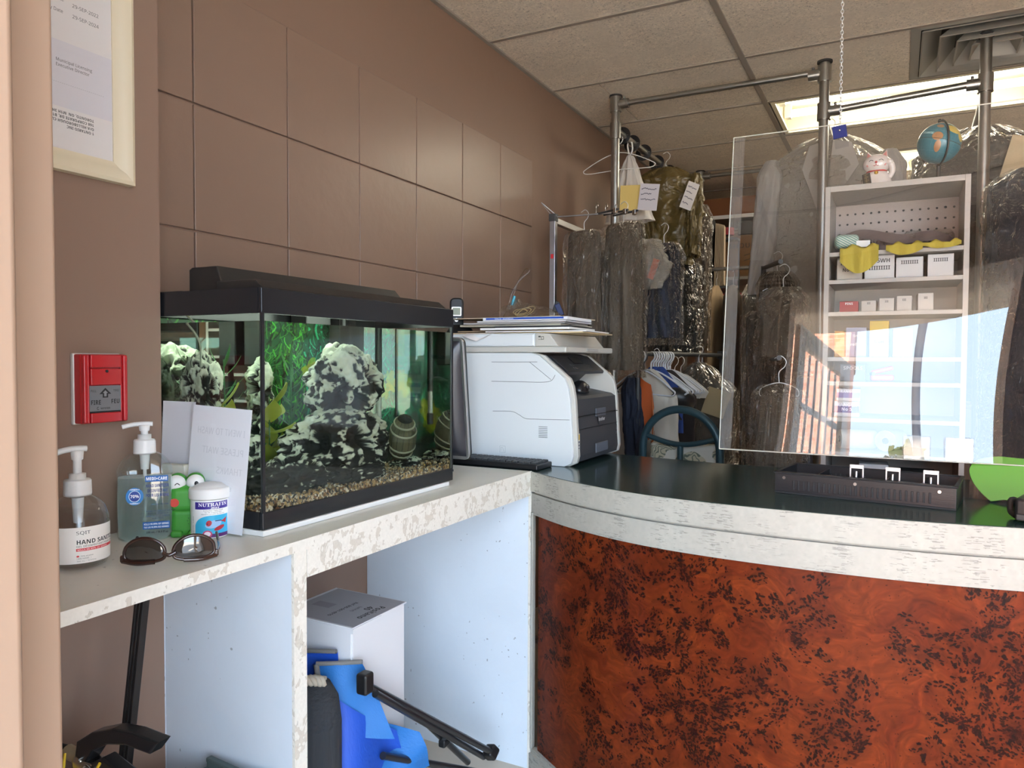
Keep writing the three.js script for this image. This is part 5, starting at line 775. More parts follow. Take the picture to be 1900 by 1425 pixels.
// on the rail behind the printer: an empty hanger, a carrier bag, notes, the olive coat
{ const h = solo('wire_hanger', hangerGeo(0.185, 0.0022, 0.062), white, 'empty white wire hanger on the clothes rail', 'hanger'); h.position.set(0.258, 2.178, -3.508); }
{
  const b = thing('carrier_bag', 'white plastic carrier bag knotted on the rail', 'bag', [0.275, 2.19, -3.63]);
  part(b, 'bag', drape({ w: 0.085, wb: 0.13, d: 0.05, h: 0.33, neck: 0.008, drop: 0.2, folds: 7, amp: 0.22, sd: 2, crumple: 0.006 }), phys(lin(0.72, 0.68, 0.64), 0.5, { transmission: 0.25, thickness: 0, side: THREE.DoubleSide })); part(b, 'loop', tube([[0, 0, 0], [0.012, 0.03, 0], [0.004, 0.075, 0], [-0.012, 0.06, 0], [-0.006, 0.01, 0]], 0.004, 30, 6), white);
}
function note(label, col, w, h, pos, ry, rz, lines) { const t = canvasTex(128, 128, (g) => { g.fillStyle = col; g.fillRect(0, 0, 128, 128); if (lines) { g.strokeStyle = '#4a4858'; g.lineWidth = 3; for (let k = 0; k < lines; k++) { g.beginPath(); g.moveTo(14, 24 + k * 26); for (let x = 14; x < 112 - (k % 2) * 26; x += 6) g.lineTo(x, 24 + k * 26 + rr(-4, 4)); g.stroke(); } } }); const m = solo('paper_note', bx(w, h, 0.0008), std(0xffffff, 0.8, { map: t }), label, 'note', undefined); m.position.set(...pos); m.rotation.set(0, ry, rz); return m; }
note('yellow note hanging beside the carrier bag', '#d7bd72', 0.105, 0.12, [0.335, 1.945, -3.47], 0.15, -0.03, 0);
note('white handwritten note next to the yellow one', '#cbc6cc', 0.092, 0.125, [0.425, 1.938, -3.46], 0.1, -0.12, 3);
note('handwritten tag pinned to the olive coat', '#cfcac8', 0.06, 0.14, [0.535, 2.0, -3.80], 0.5, -0.35, 4);
{
  const g = thing('olive_coat', 'shiny olive gold padded coat hanging on the rail', 'coat', [0.37, 2.19, -3.95], 0.25);
  part(g, 'coat_body', drape({ w: 0.155, wb: 0.135, d: 0.085, h: 0.52, neck: 0.06, drop: 0.065, folds: 5, amp: 0.22, sd: 5, crumple: 0.016 }), F.gold);
  for (const s of [-1, 1]) part(g, 'sleeve', mv(drape({ w: 0.042, wb: 0.034, d: 0.042, h: 0.44, neck: 0.03, drop: 0.05, folds: 4, amp: 0.25, sd: s + 4, crumple: 0.012 }), s * 0.145, -0.045, 0.03, -0.12, 0, -s * 0.10 + 0.1), F.gold);
  part(g, 'cuff', mv(new THREE.TorusGeometry(0.036, 0.014, 10, 24), 0.06, -0.485, 0.085, 1.2, 0, -0.4), F.gold); part(g, 'hanger', hangerGeo(0.17, 0.0016, 0.06), wireM);
}
garment('covered_garment', 'dark garment in clear plastic below the olive coat', 'garment', F.black, [0.38, 1.70, -4.02], 0.1, { w: 0.15, wb: 0.16, d: 0.07, h: 0.50, neck: 0.12, drop: 0.03, sd: 3, folds: 8, amp: 0.2, over: 0.0 });
garment('covered_garment', 'long plastic covered garment right of the olive coat', 'garment', F.brown, [0.465, 2.05, -4.28], 0.2, { w: 0.065, wb: 0.06, d: 0.06, h: 0.80, neck: 0.03, drop: 0.06, sd: 9, folds: 6, amp: 0.2 });
// square steel rack with trousers in plastic
{
  const r = thing('steel_rack', 'square steel tube clothes rack behind the printer', 'rack'); const m = bumped(std(lin(0.45, 0.45, 0.46), 0.3, { metalness: 1 }), grainBump, 0.0003);
  for (const z of [-2.755, -3.35]) part(r, 'post', b2(0.238, 0.262, 0, 1.735, z - 0.012, z + 0.012, 0.002), m);
  part(r, 'top_rail', b2(0.238, 0.262, 1.712, 1.736, -3.338, -2.767, 0.002), m); part(r, 'corner_cap', b2(0.235, 0.265, 1.72, 1.75, -2.77, -2.74, 0.003), darkGrey); part(r, 'base', [b2(0.10, 0.40, 0.0, 0.02, -2.77, -2.74), b2(0.10, 0.40, 0.0, 0.02, -3.365, -3.335)], m);
  part(r, 'side_wire', tube([[0.25, 1.735, -2.755], [0.205, 1.795, -2.74], [0.20, 1.80, -2.74], [0.26, 1.742, -2.78]], 0.002, 20, 6), m); part(r, 'cross_wire', bar([0.25, 1.738, -2.755], [0.50, 1.742, -2.80], 0.003), m); part(r, 'red_sticker', mv(plane(0.012, 0.018), 0.25, 1.58, -2.7425), std(lin(0.6, 0.03, 0.04), 0.5));
}
[[0, 'nearest'], [1, 'middle'], [2, 'farthest']].forEach(([k, w]) => {
  const c = thing('clip_hanger', w + ' of the three metal clip hangers on the steel rack', 'hanger', [0.415 + k * 0.028, 1.745, -2.80 - k * 0.03], -0.7, 'clip hangers on the steel rack');
  part(c, 'bar', bar([-0.01, 0, 0], [0.17, -0.012, 0], 0.004, 8), darkGrey); part(c, 'hook', tube([[0, 0, 0], [0, 0.03, 0], [0.009, 0.042, 0], [0.016, 0.03, 0], [0.008, 0.018, 0]], 0.0017, 24, 6), chrome); part(c, 'clip', bx(0.02, 0.02, 0.012, 0.15, -0.015, 0, 0.002), chrome);
});
garment('covered_trousers', 'taupe trousers in shiny plastic at the front of the steel rack', 'trousers', F.taupe, [0.325, 1.70, -2.90], -0.2, { w: 0.075, wb: 0.085, d: 0.035, h: 0.86, neck: 0.06, drop: 0.02, sd: 1, folds: 7, amp: 0.25 });
garment('covered_trousers', 'folded grey taupe trousers in plastic on the clip hangers', 'trousers', fabric(0.10, 0.082, 0.062), [0.485, 1.725, -2.93], -0.3, { w: 0.085, wb: 0.095, d: 0.04, h: 0.60, neck: 0.075, drop: 0.015, sd: 4, folds: 8, amp: 0.2 });
garment('covered_garment', 'dark garment with an orange tag in plastic beside the clip hangers', 'garment', F.navy, [0.60, 1.66, -3.12], -0.3, { w: 0.07, wb: 0.075, d: 0.05, h: 0.40, neck: 0.05, drop: 0.04, sd: 6, folds: 6, amp: 0.2 });
{ const t = solo('orange_tag', mv(bx(0.028, 0.085, 0.001), 0, 0, 0, 0, 0, -0.35), std(lin(0.62, 0.09, 0.02), 0.6), 'orange ticket hanging among the plastic covers', 'ticket'); t.position.set(0.578, 1.545, -3.04); }
{ const c = thing('crumpled_film', 'crumpled ball of clear plastic film draped over the clip hangers', 'plastic film', [0.575, 1.66, -2.98]); part(c, 'film', uvScale(drape({ w: 0.07, wb: 0.03, d: 0.05, h: 0.20, neck: 0.02, drop: 0.10, folds: 5, amp: 0.35, sd: 8, crumple: 0.025 }), 3, 2), phys(lin(0.95, 0.9, 0.8), 0.16, { transmission: 0.75, thickness: 0, ior: 1.7, bumpMap: crinkle, bumpScale: 0.02, side: THREE.DoubleSide })); }
garment('covered_garment', 'brown garment in plastic behind the steel rack', 'garment', F.brown, [0.34, 1.66, -3.2], 0, { w: 0.11, wb: 0.12, d: 0.06, h: 0.44, neck: 0.05, drop: 0.05, sd: 12, folds: 6, amp: 0.2 });
{ const c = thing('binder_clip', 'blue and black clip fixed to the steel rack', 'clip', [0.287, 1.365, -2.735], 0.3); part(c, 'jaw', mv(bx(0.022, 0.05, 0.014, 0, 0, 0, 0.003), 0, 0, 0, 0, 0, 0.4), std(lin(0.02, 0.035, 0.14), 0.45)); part(c, 'jaw', mv(bx(0.018, 0.045, 0.014, 0, 0, 0, 0.003), -0.014, 0.012, -0.004, 0, 0, -0.3), black); }
// low rail with hangers and jackets
{
  const r = thing('low_rail', 'low dark garment rail behind the counter', 'rail'); for (const [x, z] of [[0.44, -3.28], [0.60, -4.3]]) part(r, 'post', bar([x, 0, z], [x, 1.20, z], 0.011), darkGrey); part(r, 'bar', bar([0.43, 1.195, -3.22], [0.612, 1.195, -4.36], 0.011), darkGrey); part(r, 'clamp', bx(0.04, 0.045, 0.04, 0.60, 1.195, -4.3, 0.006), black);
}
const tubeHanger = (mat, label, z, tilt, group) => { const h = solo('plastic_hanger', hangerGeo(0.2, 0.0042, 0.085), mat, label, 'hanger', group); h.position.set(0.437 + (-3.28 - z) * 0.16, 1.118, z); h.rotation.set(0, tilt, 0); return h; };
const pw = std(lin(0.60, 0.62, 0.66), 0.35);
for (let k = 0; k < 9; k++) tubeHanger(pw, 'one of the bunched white plastic hangers on the low rail', -3.42 - k * 0.026, -0.38 + rr(-0.05, 0.05), 'bunched white plastic hangers');
tubeHanger(pw, 'pale plastic hanger set apart at the front of the low rail', -3.325, -0.45);
tubeHanger(black, 'black plastic hanger inside the striped jacket', -3.345, -0.55);
{
  const j = thing('sports_jacket', 'white navy and orange sports jacket on the low rail', 'jacket', [0.455, 1.125, -3.36], -0.5);
  part(j, 'jacket_body', drape({ w: 0.19, wb: 0.22, d: 0.035, h: 0.66, neck: 0.04, drop: 0.12, sd: 2, folds: 5, amp: 0.2 }), F.cream);
  part(j, 'orange_panel', grid(10, 14, (u, v) => { const x = lerp(0.005, 0.085, u) + 0.01 * v, y = -0.02 - 0.28 * v - 0.05 * u; return [x, y, 0.052 + 0.018 * Math.sin(u * 3 + v * 3)]; }), std(lin(0.52, 0.10, 0.02), 0.7, { side: THREE.DoubleSide })); part(j, 'navy_sleeve', mv(drape({ w: 0.05, wb: 0.04, d: 0.035, h: 0.60, neck: 0.02, drop: 0.06, folds: 5, amp: 0.3, sd: 3, crumple: 0.008 }), -0.015, -0.03, 0.075, 0, 0.3, 0.05), F.navy); part(j, 'piping', tube([[0.11, -0.10, 0.074], [0.125, -0.22, 0.079], [0.12, -0.36, 0.08], [0.125, -0.5, 0.08]], 0.003, 24, 6), std(lin(0.5, 0.13, 0.03), 0.6));
}
garment('blue_shirt', 'blue shirt showing behind the sports jacket', 'shirt', fabric(0.03, 0.06, 0.22), [0.478, 1.135, -3.44], -0.5, { w: 0.16, wb: 0.17, d: 0.016, h: 0.30, neck: 0.04, drop: 0.12, sd: 7 }, false);
garment('dark_jacket', 'dark brown jacket behind the sports jacket', 'jacket', fabric(0.03, 0.02, 0.018), [0.50, 1.12, -3.505], -0.45, { w: 0.19, wb: 0.18, d: 0.018, h: 0.42, neck: 0.04, drop: 0.12, sd: 9 }, false);
for (let k = 0; k < 4; k++) garment('white_shirt', 'folded white shirt on the bunched white hangers', 'shirt', fabric(0.62, 0.60, 0.56), [0.475 + k * 0.018, 1.098, -3.56 - k * 0.045], -0.42, { w: 0.165, wb: 0.15, d: 0.014, h: 0.115, neck: 0.03, drop: 0.085, sd: 11 + k, nu: 48, nv: 20 }, false, 'white shirts on the low rail');
{ const c = thing('baseball_cap', 'black cap hanging under the white hangers', 'hat', [0.60, 0.985, -3.40]); part(c, 'crown', mv(new THREE.SphereGeometry(0.075, 24, 16, 0, 6.2832, 0, 1.9), 0, 0, 0, 0.9, 0, -0.6, [1, 0.85, 0.7]), black); part(c, 'brim', mv(bx(0.10, 0.006, 0.07, 0, 0, 0, 0.003), -0.02, -0.05, 0.04, 0.9, 0, -0.5), black); }
{
  const g = garment('grey_jacket', 'grey jacket in plastic with a kraft paper ticket', 'jacket', F.grey, [0.575, 1.155, -3.88], -0.15, { w: 0.20, wb: 0.19, d: 0.055, h: 0.75, neck: 0.02, drop: 0.15, sd: 4, folds: 4, amp: 0.12 });
  part(g, 'paper_ticket', mv(bx(0.115, 0.135, 0.001), 0.125, -0.20, 0.085, -0.1, 0.1, -0.28), std(lin(0.42, 0.34, 0.2), 0.8), 'kraft paper ticket');
}
// metal chair with an arched back
{
  const c = thing('metal_chair', 'teal metal chair with an arched back and patterned cushion', 'chair', [0.705, 0, -3.02], -0.12);
  const cm = bumped(std(lin(0.035, 0.075, 0.092), 0.42, { metalness: 0.3 }), grainBump, 0.0006), Rr = 0.165, yC = 0.80;
  const arch = []; arch.push([-Rr, 0.42, 0], [-Rr, 0.62, 0]); for (let k = 0; k <= 14; k++) { const a = Math.PI - k / 14 * Math.PI; arch.push([Math.cos(a) * Rr, yC + Math.sin(a) * Rr, 0]); } arch.push([Rr, 0.62, 0], [Rr, 0.42, 0]);
  part(c, 'back_frame', tube(arch, 0.0165, 90, 12), cm); part(c, 'back_rail', tube([[-Rr + 0.005, 0.855, 0.0], [-0.06, 0.828, 0.003], [0, 0.822, 0.003], [0.06, 0.828, 0.003], [Rr - 0.005, 0.855, 0]], 0.011, 40, 10), cm); part(c, 'back_slat', bar([0, 0.45, 0], [0, 0.83, 0], 0.0125, 12), cm);
  for (const [x, z] of [[-0.17, 0.0], [0.17, 0.0], [-0.18, -0.38], [0.18, -0.38]]) part(c, 'leg', bar([x, 0, z], [x * 0.97, 0.43, z], 0.0125), cm); part(c, 'seat', bx(0.38, 0.03, 0.40, 0, 0.435, -0.19, 0.012), cm);
  const pat = dataTex(256, 256, (u, v) => { const n = tileN(u, v, 5, 3), m = tileN(u, v, 3, 2, 5), s = Math.sin((u + v * 0.4 + n) * 60) > 0.4; if (m > 0.62) return [44, 44, 62]; if (m < 0.42) return [206, 200, 188]; return s ? [108, 112, 100] : [188, 178, 152]; });
  part(c, 'cushion', bx(0.30, 0.36, 0.06, 0, 0.645, -0.052, 0.025), bumped(std(0xffffff, 0.85, { map: pat }), grainBump, 0.001), 'patterned cushion');
}
// dim garments farther back
[['tan coat', F.tan, 0.50, -4.62, 1.62, 0.17], ['brown coat', F.brown, 0.60, -4.62, 1.62, 0.18], ['black coat in plastic', F.black, 0.71, -4.62, 1.62, 0.18], ['charcoal coat', F.grey, 0.82, -4.62, 1.62, 0.18], ['taupe coat in plastic', F.taupe, 0.93, -4.62, 1.62, 0.18], ['navy coat', F.navy, 1.04, -4.62, 1.62, 0.18]].forEach(([n, m, x, z, y, w], i) => garment('hanging_coat', n + ' in the dim row behind the chair', 'coat', m, [x, y, z], 1.5, { w, wb: w * 1.05, d: 0.032, h: 1.1, neck: 0.03, drop: 0.08, sd: i * 2.3, folds: 5, amp: 0.2 }, /plastic/.test(n)));
{ const r = thing('back_rail', 'garment rail carrying the dim row of coats', 'rail'); part(r, 'bar', bar([0.40, 1.72, -4.62], [1.15, 1.72, -4.62], 0.012), galv); for (const x of [0.42, 1.12]) part(r, 'post', bar([x, 0, -4.62], [x, 1.73, -4.62], 0.012), galv); }
// stock shelf at the back
{
  const s = thing('stock_shelf', 'metal stock shelf with cartons at the back of the shop', 'shelf'); const m = std(lin(0.30, 0.28, 0.25), 0.4, { metalness: 0.5 });
  for (const y of [2.19, 1.755, 1.40]) part(s, 'shelf_board', b2(0.10, 1.75, y - 0.02, y, -5.85, -5.40), m); for (const x of [0.11, 0.92, 1.74]) part(s, 'upright', b2(x - 0.015, x + 0.015, 0, CEIL - 0.02, -5.43, -5.40), m); part(s, 'price_rail', b2(0.10, 1.75, 2.165, 2.19, -5.40, -5.394), white);
}
{
  const t = canvasTex(512, 300, (g) => { g.fillStyle = '#71502f'; g.fillRect(0, 0, 512, 300); textOn(g, 'SHOULDER GUARDS', 256, 90, 50, '#3a2a1c', 'bold', 'center', 470); g.strokeStyle = '#2e2218'; g.lineWidth = 6; for (const y of [150, 190]) { g.beginPath(); g.moveTo(120, y); g.quadraticCurveTo(220, y - 40, 300, y + 10); g.quadraticCurveTo(360, y + 20, 420, y + 6); g.stroke(); } });
  const kraft = std(lin(0.17, 0.10, 0.05), 0.85);
  const c = thing('cardboard_box', 'cardboard carton printed SHOULDER GUARDS on the stock shelf', 'box', [0.665, 1.757, -5.60]); part(c, 'carton_body', bx(0.60, 0.29, 0.34, 0, 0.146, 0, 0.003), kraft); part(c, 'print', mv(plane(0.56, 0.27), 0, 0.146, 0.1712), decal(t, 0.85));
  const b2_ = thing('cardboard_box', 'long flat brown carton on the top stock shelf', 'box', [0.50, 2.192, -5.62]); part(b2_, 'carton_body', bx(0.72, 0.13, 0.34, 0, 0.066, 0, 0.003), std(lin(0.22, 0.085, 0.035), 0.85)); part(b2_, 'tape', bx(0.05, 0.002, 0.342, 0, 0.132, 0), std(lin(0.35, 0.2, 0.1), 0.4));
  const d = thing('plastic_crate', 'dark grey crate above the cardboard carton', 'crate', [0.72, 2.05, -5.58]); part(d, 'crate_body', bx(0.5, 0.09, 0.3, 0, 0.046, 0, 0.004), darkGrey); part(d, 'lip', bx(0.51, 0.012, 0.31, 0, 0.09, 0, 0.003), darkGrey);
  for (const [i, [x, w]] of [[0.36, 'left'], [0.46, 'right']].entries()) { const k = thing('red_box', w + ' red box on the lower stock shelf', 'box', [x, 1.402, -5.52], 0, 'red boxes on the stock shelf'); part(k, 'box_body', bx(0.085, 0.24, 0.16, 0, 0.121, 0, 0.002), std(lin(0.32, 0.012, 0.02), 0.6)); part(k, 'box_print', mv(plane(0.06, 0.05), 0, 0.15, 0.0808), std(lin(0.5, 0.45, 0.4), 0.6)); }
  const r = thing('red_spool', 'red spool beside the striped card stack', 'spool', [0.425, 2.01, -5.30]); part(r, 'drum', mv(cyl(0.045, 0.045, 0.05, 0, 0.045, 0, 28), 0, 0, 0), std(lin(0.30, 0.01, 0.02), 0.5)); part(r, 'hub', cyl(0.015, 0.015, 0.06, 0, 0.045, 0, 14), black); 
  const lb = thing('display_ledge', 'narrow ledge carrying the dark bag and card stack', 'shelf'); part(lb, 'ledge_board', b2(0.16, 0.50, 1.635, 1.65, -5.35, -4.95), darkGrey); part(lb, 'bracket', b2(0.30, 0.34, 1.3, 1.635, -5.35, -5.30), darkGrey); part(lb, 'upper_board', b2(0.38, 0.50, 1.995, 2.008, -5.36, -5.25), darkGrey); part(lb, 'upper_post', b2(0.49, 0.50, 1.65, 1.995, -5.36, -5.34), darkGrey);
  const kt = canvasTex(256, 96, (g) => { g.fillStyle = '#c9beb0'; g.fillRect(0, 0, 256, 96); textOn(g, 'locker', 128, 72, 76, '#181818', 'bold', 'center', 236); });
  const bag = thing('dark_case', 'dark fabric case with a white lettered label', 'case', [0.305, 1.651, -5.05]); part(bag, 'case_body', bx(0.155, 0.46, 0.16, 0, 0.231, 0, 0.018), blackMatte); part(bag, 'label', mv(plane(0.12, 0.045), 0.012, 0.095, 0.0806), decal(kt)); part(bag, 'zip', b2(0.06, 0.064, 0.03, 0.43, 0.0795, 0.0812), steel);
  const st = thing('card_stack', 'upright stack of cream hanger cards edge on', 'cards', [0.425, 1.651, -5.08], 0.1); for (let k = 0; k < 8; k++) part(st, 'card', mv(bx(0.0035, 0.42 - k * 0.004, 0.10), -0.03 + k * 0.008, 0.211, 0, 0, 0, -0.02 + k * 0.004), std(lin(0.50, 0.40, 0.29), 0.8));
}

// ================= RIGHT SIDE: SHELF UNIT, COATS, ACRYLIC SCREEN =================
{
  const c = thing('display_shelf', 'white shelf unit with pegboard top behind the acrylic screen', 'shelf'), m = std(lin(0.44, 0.40, 0.36), 0.5), X0 = 1.288, X1 = 1.672, ZF = -2.60, ZB = -2.86;
  part(c, 'side_panel', b2(X0 - 0.015, X0, 0, 1.722, ZB, ZF, 0.001), m); part(c, 'side_panel', b2(X1 - 0.015, X1, 0, 1.722, ZB, ZF, 0.001), m); part(c, 'top_panel', b2(X0, X1 - 0.015, 1.704, 1.7215, ZB, ZF, 0.001), m);
  for (const y of [1.512, 1.424, 1.322, 1.178, 1.100, 0.985, 0.875, 0.60]) part(c, 'shelf_board', b2(X0, X1 - 0.015, y - 0.013, y, ZB, ZF, 0.001), m);
  part(c, 'back_panel', b2(X0, X1 - 0.015, 0, 1.497, ZB, ZB + 0.004), m);
  const s = rrect(X1 - X0 - 0.015, 0.19, 0.001); for (let j = 0; j < 5; j++) for (let i = 0; i < 15; i++) { const h = new THREE.Path(); h.absarc(-0.172 + i * 0.0245, -0.072 + j * 0.034, 0.0038, 0, Math.PI * 2, true); s.holes.push(h); }
  part(c, 'pegboard', mv(new THREE.ExtrudeGeometry(s, { depth: 0.004, bevelEnabled: false, curveSegments: 5 }), (X0 + X1 - 0.015) / 2, 1.608, ZB + 0.01), std(lin(0.42, 0.36, 0.33), 0.7)); part(c, 'pegboard_back', b2(X0, X1 - 0.015, 1.512, 1.704, ZB, ZB + 0.003), darkGrey);
}
const shelfBox = (name, label, cat, w, h, d, x, y, col, txt, tcol = '#333', band) => {
  const b = thing(name, label, cat, [x, y + 0.0006, -2.64 - d / 2 + rr(-0.004, 0.004)], rr(-0.05, 0.05));
  part(b, 'box_body', bx(w, h, d, 0, h / 2, 0, 0.0015), std(lin(...col), 0.6));
  if (txt) { const t = canvasTex(256, Math.max(64, Math.round(256 * h / w)), (g, W, H) => { g.fillStyle = '#' + new THREE.Color().setRGB(...col).getHexString(); g.fillRect(0, 0, W, H); if (band) { g.fillStyle = band; g.fillRect(0, H * 0.3, W, H * 0.45); } txt.forEach((s, k) => textOn(g, s, W / 2, H * (0.32 + k * 0.3), Math.min(54, H * 0.3), tcol, 'bold', 'center', W * 0.9)); }); part(b, 'box_print', mv(plane(w * 0.98, h * 0.96), 0, h / 2, d / 2 + 0.0008), decal(t)); }
  return b;
};
shelfBox('carton', 'cream carton with barcode at the left of the second shelf', 'box', 0.075, 0.074, 0.12, 1.345, 1.424, [0.52, 0.47, 0.40], ['IIIIIIIII', 'No 41']);
shelfBox('carton', 'white carton with large lettering left of centre on the second shelf', 'box', 0.085, 0.078, 0.12, 1.43, 1.424, [0.62, 0.60, 0.58], ['GT5WH', 'IIIIIIIII']);
shelfBox('carton', 'white carton near the middle of the second shelf', 'box', 0.075, 0.066, 0.12, 1.515, 1.424, [0.62, 0.60, 0.58], ['IIIIIIII']);
shelfBox('carton', 'white carton at the right of the second shelf', 'box', 0.07, 0.07, 0.12, 1.60, 1.424, [0.60, 0.58, 0.56], ['IIIIIII']);
shelfBox('small_box', 'red box on the third shelf', 'box', 0.055, 0.035, 0.08, 1.345, 1.322, [0.34, 0.03, 0.035], ['PINS'], '#ddd');
[[1.405, 'with an upper barcode'], [1.455, 'beside the red box'], [1.505, 'in the middle'], [1.56, 'at the right']].forEach(([x, w], i) => shelfBox('small_box', 'small pale box ' + w + ' of the third shelf', 'box', 0.042, 0.036 + i * 0.006, 0.08, x, 1.322, [0.5, 0.46, 0.42], ['III']));
shelfBox('box_of_tape', 'amber box at the left of the fourth shelf', 'box', 0.03, 0.085, 0.1, 1.32, 1.178, [0.42, 0.20, 0.03], null);
shelfBox('tall_box', 'lilac grey tall box on the fourth shelf', 'box', 0.06, 0.095, 0.1, 1.37, 1.178, [0.30, 0.31, 0.42], ['lint', 'roller'], '#ddd');
shelfBox('tall_box', 'yellow tall box on the fourth shelf', 'box', 0.055, 0.115, 0.1, 1.435, 1.178, [0.58, 0.38, 0.03], ['', 'Scott'], '#333');
shelfBox('tall_box', 'cream box at the right of the fourth shelf', 'box', 0.055, 0.09, 0.1, 1.50, 1.178, [0.50, 0.42, 0.34], null);
shelfBox('spool_box', 'dark box on the fifth shelf', 'box', 0.075, 0.055, 0.1, 1.36, 1.100, [0.10, 0.10, 0.12], ['SPOOLS'], '#bbb');
{ const t = thing('red_stapler', 'red tool on the fifth shelf', 'tool', [1.445, 1.101, -2.66], 0.3); part(t, 'tool_body', mv(bx(0.07, 0.02, 0.02, 0, 0.012, 0, 0.006), 0, 0, 0, 0, 0, 0), std(lin(0.5, 0.02, 0.03), 0.4)); part(t, 'tool_lever', mv(bx(0.065, 0.014, 0.018, 0, 0, 0, 0.005), 0, 0.036, 0, 0, 0, 0.25), std(lin(0.5, 0.02, 0.03), 0.4)); part(t, 'tool_pin', mv(cyl(0.006, 0.006, 0.024, 0, 0, 0, 12), -0.028, 0.024, 0, Math.PI / 2), black); }
shelfBox('button_box', 'white box with dark purple band on the sixth shelf', 'box', 0.075, 0.05, 0.1, 1.345, 0.985, [0.58, 0.55, 0.56], ['RANGER', 'No 5'], '#efe6f4', '#4b2f7a');
{ const b = shelfBox('button_box', 'white box with pale purple band stacked on the darker banded box', 'box', 0.07, 0.04, 0.1, 1.348, 1.0358, [0.58, 0.55, 0.56], ['RANGER'], '#efe6f4', '#7a66a0'); }
{ const g = thing('fabric_roll', 'pale fabric roll lying on the seventh shelf', 'roll', [1.375, 0.876, -2.70], 0.3); part(g, 'roll', mv(cyl(0.032, 0.032, 0.11, 0, 0, 0, 28), 0, 0.033, 0, 0, 0, Math.PI / 2), F.cream); part(g, 'core', mv(cyl(0.010, 0.010, 0.112, 0, 0, 0, 16), 0, 0.033, 0, 0, 0, Math.PI / 2), F.brown); }
{ const g = thing('fabric_roll', 'patterned fabric roll beside the pale one', 'roll', [1.475, 0.876, -2.70], 1.2); part(g, 'roll', mv(cyl(0.034, 0.034, 0.09, 0, 0, 0, 28), 0, 0.035, 0, 0, 0, Math.PI / 2), fabric(0.4, 0.34, 0.2)); part(g, 'core', mv(cyl(0.01, 0.01, 0.092, 0, 0, 0, 16), 0, 0.035, 0, 0, 0, Math.PI / 2), F.brown); }
shelfBox('shaver_box', 'blue box at the bottom of the shelf unit', 'box', 0.07, 0.20, 0.1, 1.335, 0.60, [0.03, 0.10, 0.30], ['Gillow'], '#dfe8f4');
shelfBox('shaver_box', 'white fabric shaver box at the bottom of the shelf unit', 'box', 0.085, 0.235, 0.1, 1.425, 0.60, [0.60, 0.60, 0.60], ['DELUXE', 'FABRIC SHAVER'], '#333');
shelfBox('shaver_box', 'black box at the bottom right of the shelf unit', 'box', 0.10, 0.22, 0.1, 1.55, 0.60, [0.02, 0.02, 0.022], null);
// top compartment: wrapped packs and yellow cloths
for (let k = 0; k < 4; k++) { const p = thing('wrapped_pack', ['leftmost', 'second', 'third', 'rightmost'][k] + ' clear wrapped pack under the pegboard', 'pack', [1.37 + k * 0.078, 1.5126, -2.76], 0.1, 'wrapped packs under the pegboard'); part(p, 'contents', bx(0.06, 0.055, 0.05, 0, 0.028, 0, 0.012), fabric(0.30, 0.22, 0.22)); part(p, 'wrapper', uvScale(drape({ w: 0.036, wb: 0.038, d: 0.03, h: 0.075, neck: 0.02, drop: 0.02, folds: 5, amp: 0.2, sd: k * 3, nu: 36, nv: 20, crumple: 0.004 }), 1, 0.5).translate(0, 0.076, 0), film); }
{ const b = thing('fabric_strip', 'long grey brown cloth strip draped over the wrapped packs', 'cloth', [1.47, 1.595, -2.73]); part(b, 'strip', grid(40, 6, (u, v) => { const x = lerp(-0.16, 0.17, u); return [x, 0.012 * Math.sin(u * 9) - 0.055 * Math.pow(u - 0.42, 2) * 2 - v * 0.034 - 0.01 * u, 0.006 * Math.sin(u * 17 + v * 2) + v * 0.02]; }), std(lin(0.16, 0.12, 0.11), 0.85, { side: THREE.DoubleSide })); }
const yel = fabric(0.46, 0.36, 0.05);
[[1.375, 0.11, 0.085, 'left'], [1.50, 0.10, 0.035, 'middle'], [1.60, 0.10, 0.02, 'right']].forEach(([x, w, d, l]) => { const y = thing('yellow_cloth', l + ' yellow cloth drooping from the pegboard compartment', 'cloth', [x, 1.5135, -2.60], 0, 'yellow cloths'); part(y, 'cloth', grid(24, 16, (u, v) => { const z = v < 0.45 ? -0.10 + v / 0.45 * 0.115 : 0.015 + 0.004 * Math.sin(u * 14), yy = v < 0.45 ? 0.012 + 0.008 * Math.sin(u * 12 + v * 9) : 0.012 - (v - 0.45) / 0.55 * d * (0.55 + 0.45 * Math.sin(u * 3.14)); return [(u - 0.5) * w, yy, z]; }), yel); });
{ const d = thing('tape_dispenser', 'pale striped packet at the left of the pegboard compartment', 'packet', [1.335, 1.5266, -2.645], 0.2); part(d, 'packet_body', bx(0.07, 0.045, 0.05, 0, 0.0225, 0, 0.014), std(0xffffff, 0.5, { map: dataTex(64, 64, (u, v) => (Math.floor((u + v) * 10) % 2 ? [196, 200, 186] : [90, 140, 130])) })); part(d, 'packet_tag', bx(0.04, 0.02, 0.001, 0.045, 0.012, 0.026), white); }
